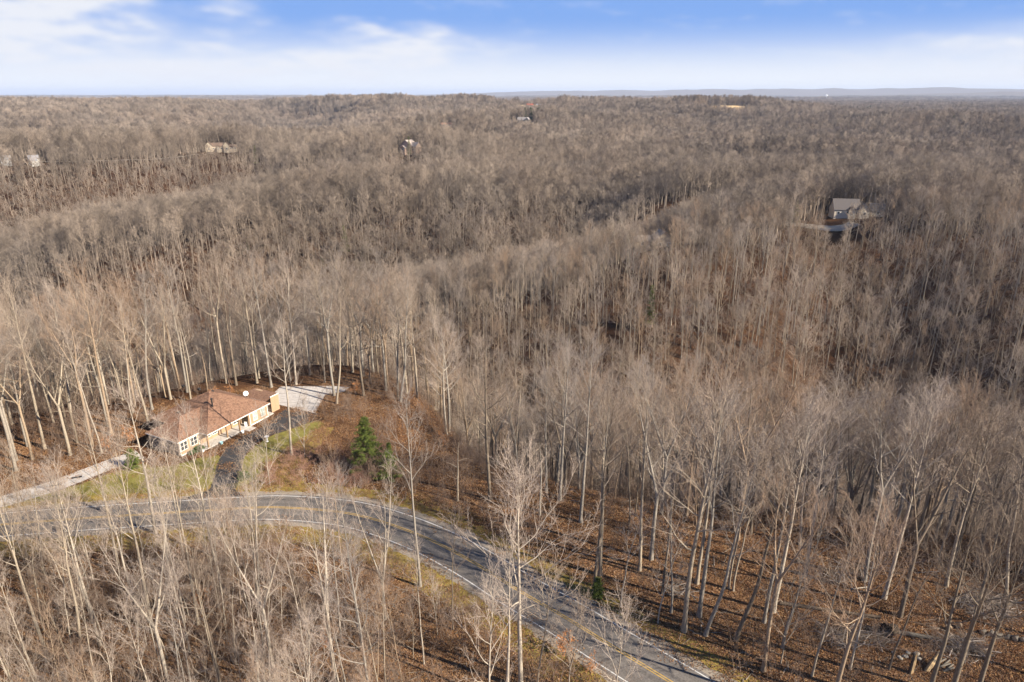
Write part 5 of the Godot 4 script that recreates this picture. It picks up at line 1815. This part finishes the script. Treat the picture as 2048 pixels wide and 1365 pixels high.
func build_undergrowth() -> void:
	# fallen leaves that stand up from the ground, near enough to be seen one by one
	rng.seed = 55
	var patches := []
	var tones := [Color(0.30, 0.155, 0.075), Color(0.36, 0.20, 0.09), Color(0.22, 0.11, 0.055), Color(0.40, 0.26, 0.15), Color(0.26, 0.16, 0.10), Color(0.17, 0.085, 0.045)]
	for q in 4:
		var g := Geo.new()
		for i in 46:
			var p := Vector3(R(-0.9, 0.9), R(0.01, 0.07), R(-0.9, 0.9))
			var b := Basis.from_euler(Vector3(R(-0.7, 0.7), R(0, TAU), R(-0.7, 0.7)))
			var s := R(0.05, 0.1)
			var c0: Color = tones[rng.randi() % tones.size()]
			var a := p + b * Vector3(-s, 0, 0)
			var d := p + b * Vector3(s * 1.1, 0, 0)
			g.tri(a, p + b * Vector3(0, 0.02, -s * 0.6), d, c0)
			g.tri(a, d, p + b * Vector3(0, 0.03, s * 0.6), c0)
		patches.append(g.mesh(M.leaf))
	var xs := [[], [], [], []]
	var cs := [[], [], [], []]
	for i in 46000:
		var r := 44.0 + 96.0 * pow(rng.randf(), 1.15)
		var th := deg_to_rad(R(-44, 44))
		var p := Vector2(r * sin(th), -r * cos(th))
		var q := rng.randi() % 4
		var s := R(0.8, 1.25)
		var turn := R(0, TAU)
		var k := R(0.55, 0.98)
		var on_road := seg_dist(p, road_pts)
		var stray := rng.randf()
		if on_road < 2.7 or (on_road < 4.6 and stray < 0.8) or ((seg_dist(p, house_drive) < 2.2 or seg_dist(p, west_drive) < 2.2) and stray < 0.85):
			continue
		if on_road < 8.0 and rng.randf() < 0.6:
			continue
		var l := p - HO
		if l.dot(HU) > -1.0 and l.dot(HU) < 22.0 and l.dot(HN) > -13.0 and l.dot(HN) < 2.4:
			continue
		if Geometry2D.is_point_in_polygon(p, pad):
			continue
		if (Geometry2D.is_point_in_polygon(p, lawn_a) or Geometry2D.is_point_in_polygon(p, lawn_b)) and rng.randf() < 0.93:
			continue
		xs[q].append(Transform3D(Basis(Vector3.UP, turn).scaled(Vector3(s, s, s)), Vector3(p.x, ground(p.x, p.y) + (0.035 if on_road < 4.6 else 0.0), p.y)))
		cs[q].append(Color(k, k, k))
	var o := mass("fallen_leaves", "brown and orange fallen leaves covering the floor of the wood", "leaf litter")
	for q in 4:
		scatter("leaves", patches[q], xs[q], cs[q], o)
	# grass on the lawns and verges
	var tuft := Geo.new()
	for i in 26:
		var p := Vector3(R(-0.35, 0.35), 0, R(-0.35, 0.35))
		var t := R(0.75, 1.2)
		tuft.spike(p, Vector3(R(-0.06, 0.06), R(0.05, 0.13), R(-0.06, 0.06)), 0.012, Color(0.225 * t, 0.19 * t, 0.055 * t))
	var tm := tuft.mesh(M.wood)
	var gx := []
	var gc := []
	for i in 26000:
		var p := Vector2(R(-76, 26), R(-116, -48))
		var in_lawn := Geometry2D.is_point_in_polygon(p, lawn_a) or Geometry2D.is_point_in_polygon(p, lawn_b)
		var d := seg_dist(p, road_pts)
		if not in_lawn and not (d > 4.0 and d < 8.5 and rng.randf() < 0.7 and p.y > -92.0):
			continue
		var s := R(0.8, 1.4)
		gx.append(Transform3D(Basis(Vector3.UP, R(0, TAU)).scaled(Vector3(s, s, s)), Vector3(p.x, 0.012, p.y)))
		var k := R(0.75, 1.2)
		gc.append(Color(k, k * R(0.86, 1.02), k))
	var go := mass("grass", "short olive and straw grass on the lawns and road banks", "grass")
	scatter("tufts", tm, gx, gc, go)
	rng.seed = 93
	var sg := Geo.new()
	for i in 5:
		var az := R(0, TAU)
		var st := bent(Vector3(R(-0.6, 0.6), 0.06, R(-0.6, 0.6)), Vector3(cos(az), 0.03, sin(az)), R(0.8, 2.6), 4, 0.14, 0.0)
		sg.tube(st, radii(5, R(0.02, 0.05), 0.008), 4, WHITE, WHITE * 0.8)
	var stick_mesh := sg.mesh(M.wood)
	var sx := []
	var sc := []
	for i in 1100:
		var r := R(48.0, 125.0)
		var th := deg_to_rad(R(-44, 44))
		var p := Vector2(r * sin(th), -r * cos(th))
		var s := R(0.6, 1.5)
		var turn := R(0, TAU)
		var k := R(0.5, 1.3)
		if open_ground(p):
			continue
		sx.append(Transform3D(Basis(Vector3.UP, turn).scaled(Vector3(s, s, s)), Vector3(p.x, ground(p.x, p.y), p.y)))
		sc.append(Color(0.24 * k, 0.20 * k, 0.16 * k))
	var so := mass("fallen_sticks", "broken sticks and small limbs lying about on the leaves", "fallen branches")
	scatter("sticks", stick_mesh, sx, sc, so)
	# saplings and brush under the trees
	var brush := []
	for q in 3:
		rng.seed = 660 + q
		var g := Geo.new()
		for i in 5:
			var az := R(0, TAU)
			var st := bent(Vector3(R(-0.5, 0.5), -0.1, R(-0.5, 0.5)), Vector3(cos(az) * 0.35, 1, sin(az) * 0.35), R(1.6, 3.8), 5, 0.12, 0.03)
			g.tube(st, radii(6, 0.022, 0.006), 3, WHITE, WHITE)
			for j in 4:
				var t := R(0.35, 1.0)
				var s := R(0.4, 0.7)
				g.add(sprays[rng.randi() % sprays.size()], Transform3D(any_basis(Vector3(R(-1, 1), R(0.4, 1.4), R(-1, 1)), R(0, TAU)).scaled(Vector3(s, s, s)), along(st, t)))
		brush.append(g.mesh(M.wood))
	rng.seed = 67
	var bx := [[], [], []]
	var bc := [[], [], []]
	for i in 3800:
		var r := 46.0 + 130.0 * pow(rng.randf(), 0.8)
		var th := deg_to_rad(R(-46, 46))
		var p := Vector2(r * sin(th), -r * cos(th))
		var q := rng.randi() % 3
		var s := R(0.6, 1.5)
		var turn := R(0, TAU)
		var k := R(0.7, 1.1)
		var skip := rng.randf()
		if open_ground(p):
			continue
		if p.y > road_y(p.x) and p.x < -6.0:
			s *= 1.15
		elif p.x > 4.0 and r < 92.0 and p.y < road_y(p.x) and skip < 0.86:
			continue
		bx[q].append(Transform3D(Basis(Vector3.UP, turn).scaled(Vector3(s, s, s)), Vector3(p.x, ground(p.x, p.y), p.y)))
		bc[q].append(Color(0.22 * k, 0.155 * k, 0.115 * k))
	# the reddish thicket between driveway and pines
	for i in 130:
		var p := Vector2(R(-40, -22), R(-103, -90.5))
		if Geometry2D.is_point_in_polygon(p, lawn_b) or seg_dist(p, house_drive) < 4.0 or seg_dist(p, road_pts) < 4.6:
			continue
		var s := R(0.4, 0.85)
		bx[i % 3].append(Transform3D(Basis(Vector3.UP, R(0, TAU)).scaled(Vector3(s, s * 0.8, s)), Vector3(p.x, 0, p.y)))
		bc[i % 3].append(Color(0.34, 0.20, 0.15))
	var uo := mass("undergrowth", "thin leafless saplings and brush under the trees", "undergrowth")
	for q in 3:
		scatter("brush", brush[q], bx[q], bc[q], uo)
	# young beeches that keep their leaves
	rng.seed = 68
	var by := Geo.new()
	var bl := Geo.new()
	for i in 3:
		var st := bent(Vector3(R(-0.3, 0.3), -0.1, R(-0.3, 0.3)), Vector3(R(-0.2, 0.2), 1, R(-0.2, 0.2)), R(2.6, 4.2), 6, 0.08, 0.02)
		by.tube(st, radii(7, 0.035, 0.008), 4, Color(0.3, 0.27, 0.23), Color(0.3, 0.25, 0.2))
		for j in 12:
			var p := along(st, R(0.25, 1.0))
			var br := bent(p, Vector3(R(-1, 1), R(0.0, 0.6), R(-1, 1)), R(0.6, 1.3), 3, 0.15, 0.0)
			by.tube(br, radii(4, 0.012, 0.004), 3, Color(0.3, 0.25, 0.2), Color(0.3, 0.22, 0.15))
			for k in 16:
				var q := along(br, R(0.2, 1.0)) + Vector3(R(-1, 1), R(-1, 1), R(-1, 1)) * 0.16
				var b := Basis.from_euler(Vector3(R(-1, 1), R(0, TAU), R(-1, 1)))
				var s := R(0.06, 0.11)
				var k0 := R(0.7, 1.2)
				var c0 := Color(0.42 * k0, 0.19 * k0, 0.075 * k0)
				bl.tri(q + b * Vector3(-s, 0, 0), q + b * Vector3(0, 0.02, -s * 0.6), q + b * Vector3(s, 0, 0), c0)
				bl.tri(q + b * Vector3(-s, 0, 0), q + b * Vector3(s, 0, 0), q + b * Vector3(0, 0.02, s * 0.6), c0)
	var bym := by.mesh(M.wood)
	var blm := bl.mesh(M.leaf)
	var beeches := [[-66.5, -105.2, "orange-leaved beech sapling behind the end of the concrete drive"], [-69.0, -103.0, "orange-leaved beech sapling among trunks left of the house"], [-58.6, -122.6, "orange-leaved beech sapling behind the peak of the roof"], [-56.5, -125.2, "orange-leaved beech sapling deeper in the wood behind the roof"], [-31.5, -126.0, "orange-leaved beech sapling at the end of the concrete pad"], [-13.0, -113.0, "rusty-leaved sapling high on the slope behind the pines"], [5.8, -57.9, "rusty-leaved sapling at the near gravel edge of the road"], [8.2, -55.6, "rusty-leaved sapling on the near bank at the lower edge of the road"], [-36.0, -64.0, "orange-leaved sapling in the thicket below the road"], [-20.5, -58.5, "orange-leaved sapling low on the near bank"]]
	for e in beeches:
		var t := thing("beech_sapling", e[2], "sapling", Vector3(e[0], ground(e[0], e[1]), e[1]), R(0, TAU))
		var s := R(0.6, 1.05)
		t.scale = Vector3(s, s, s)
		for q in [["stems", bym], ["foliage", blm]]:
			var piece := MeshInstance3D.new()
			piece.name = q[0]
			piece.mesh = q[1]
			t.add_child(piece, true)

# ------------------------------------------------------------------ sky
func sky_picture() -> ImageTexture:
	var W := 2048
	var H := 1024
	var f := FastNoiseLite.new()
	f.seed = 14
	f.frequency = 1.0
	f.fractal_octaves = 5
	var f2 := FastNoiseLite.new()
	f2.seed = 15
	f2.frequency = 1.0
	f2.fractal_octaves = 3
	var data := PackedFloat32Array()
	data.resize(W * H * 3)
	# veils of high cloud: azimuth, elevation, half widths (degrees), strength
	var veils := [[-36.0, 4.6, 13.0, 2.0, 1.0], [-25.0, 1.6, 10.0, 1.2, 0.8], [-10.5, 2.4, 7.0, 1.9, 0.95], [38.0, 2.0, 11.0, 2.0, 0.6], [70.0, 5.0, 20.0, 3.0, 0.9], [120.0, 4.0, 24.0, 3.0, 0.8], [170.0, 6.0, 20.0, 4.0, 0.9], [-80.0, 4.0, 18.0, 3.0, 0.9], [-130.0, 5.0, 22.0, 3.0, 0.8]]
	for y in H:
		var el := 90.0 - (y + 0.5) / H * 180.0
		if el < -1.0:
			var at := y * W * 3
			for x in W:
				data[at] = 0.35; data[at + 1] = 0.36; data[at + 2] = 0.38
				at += 3
			continue
		var e0 := maxf(el, 0.0)
		var base := Color(1.22, 1.25, 1.28).lerp(Color(0.275, 0.53, 1.12), smoothstep(0.3, 5.6, e0)).lerp(Color(0.085, 0.205, 0.53), smoothstep(6.0, 55.0, e0))
		for x in W:
			var az := (x + 0.5) / W * 360.0
			if az > 180.0:
				az -= 360.0
			var s := 0.0
			if el < 40.0:
				var wx := az + 7.0 * f2.get_noise_2d(az * 0.09, el * 0.35)
				var wy := el + 1.5 * f2.get_noise_2d(az * 0.11 + 50.0, el * 0.4)
				for v in veils:
					var dx: float = (wx - v[0]) / v[2]
					var dy: float = (wy - v[1]) / v[3]
					var q := dx * dx + dy * dy
					if q < 4.0:
						s = maxf(s, v[4] * exp(-q * q * 0.7))
				var wisps := f.get_noise_2d(az * 0.09 - el * 0.20, el * 0.50 + az * 0.075)
				var fine := f.get_noise_2d(az * 0.28 - el * 0.7 + 300.0, el * 1.5 + az * 0.22)
				s = clampf(s * (0.92 + 0.9 * wisps + 0.55 * fine) + maxf(0.0, wisps + 0.5 * fine - 0.24) * 0.35, 0.0, 0.96)
			var c := base.lerp(Color(1.13, 1.15, 1.22), s)
			var at := (y * W + x) * 3
			data[at] = c.r; data[at + 1] = c.g; data[at + 2] = c.b
	return ImageTexture.create_from_image(Image.create_from_data(W, H, false, Image.FORMAT_RGBF, data.to_byte_array()))

func _ready() -> void:
	# camera
	var cam := Camera3D.new()
	cam.name = "camera"
	cam.fov = 53.13
	cam.near = 0.5
	cam.far = 90000.0
	cam.position = Vector3(0, 57, 0)
	cam.rotation_degrees = Vector3(-19.91, 0, 0)
	add_child(cam)
	cam.current = true
	# sky, air and exposure
	var we := WorldEnvironment.new()
	we.name = "environment"
	var env := Environment.new()
	env.background_mode = Environment.BG_SKY
	var sky := Sky.new()
	var pm := PanoramaSkyMaterial.new()
	pm.panorama = sky_picture()
	sky.sky_material = pm
	env.sky = sky
	env.background_energy_multiplier = 0.32
	env.tonemap_mode = Environment.TONE_MAPPER_LINEAR
	env.tonemap_exposure = 2.45
	env.fog_enabled = true
	env.fog_density = 0.000055
	env.fog_light_color = Color(0.84, 0.90, 1.0)
	env.sdfgi_enabled = true
	env.ssao_enabled = true
	env.ssil_enabled = true
	we.environment = env
	add_child(we)
	# low winter sun from behind the camera's shoulder
	var sun := DirectionalLight3D.new()
	sun.name = "sun"
	sun.light_energy = 1.6
	sun.light_color = Color(1.0, 0.955, 0.885)
	sun.light_angular_distance = 0.5
	sun.shadow_enabled = true
	var to_sun := Vector3(0.905, 0.62, 0.425)
	sun.look_at_from_position(to_sun, Vector3.ZERO)
	add_child(sun)

	noise_a.seed = 3
	noise_a.frequency = 0.004
	noise_b.seed = 8
	noise_b.frequency = 0.05
	road_pts = smooth_line([Vector2(-150, -58), Vector2(-110, -72), Vector2(-71.8, -81.4), Vector2(-50.5, -84.2), Vector2(-34.5, -85.7), Vector2(-19, -82.4), Vector2(-5, -73.2), Vector2(10.6, -59.3), Vector2(27, -44.4), Vector2(70, 2)], 7.0)
	house_drive = line_of([Vector2(-44.2, -89.6), Vector2(-45.0, -94), Vector2(-46.4, -99), Vector2(-46.8, -103.5), Vector2(-45.6, -107.4), Vector2(-43.0, -111.2), Vector2(-40.6, -114.4)], 1.2)
	west_drive = line_of([Vector2(-84, -80.5), Vector2(-79, -84.5), Vector2(-74.6, -88.2), Vector2(-70.4, -92.0), Vector2(-66.4, -97.2), Vector2(-62.6, -101.4)], 1.2)
	for e in [[-245, -588, 17, 30], [-79.8, -547, 14, 30], [-336, -469, 9, 11], [-322, -476, 8, 11], [156, -316, 12, 24], [171, -309, 9, 14], [135, -306, 9, 18], [67, -307, 10, 30], [63.2, -342, 8, 14], [14.5, -990, 20, 50], [-79.9, -870, 12, 40], [-278, -520, 4, 6], [-258, -548, 4, 6], [5, -1915, 50, 60], [39.6, -1600, 34, 50], [69, -1842, 50, 60], [120, -1720, 90, 40], [220, -1900, 80, 40], [20, -1760, 80, 40], [60, -1640, 50, 50], [-428, -1790, 52, 50], [428, -1440, 52, 90], [455, -1540, 48, 40]]:
		var p := Vector2(e[0], e[1])
		var q := p
		while q.distance_to(p) <= e[3]:
			clearings.append([q.x, q.y, float(e[2])])
			q -= p.normalized() * e[2] * 0.8
		low_zones.append([(p - p.normalized() * (e[3] + 50.0)), 46.0 + e[2] * 0.5])
	make_materials()
	make_all_trees()
	build_land()
	build_paving()
	build_fields()
	build_ridges()
	build_house()
	build_far_houses()
	plant_known()
	plant_woods()
	plant_thicket()
	place_trees()
	build_pines()
	build_undergrowth()
	build_yard()
	build_clearing()
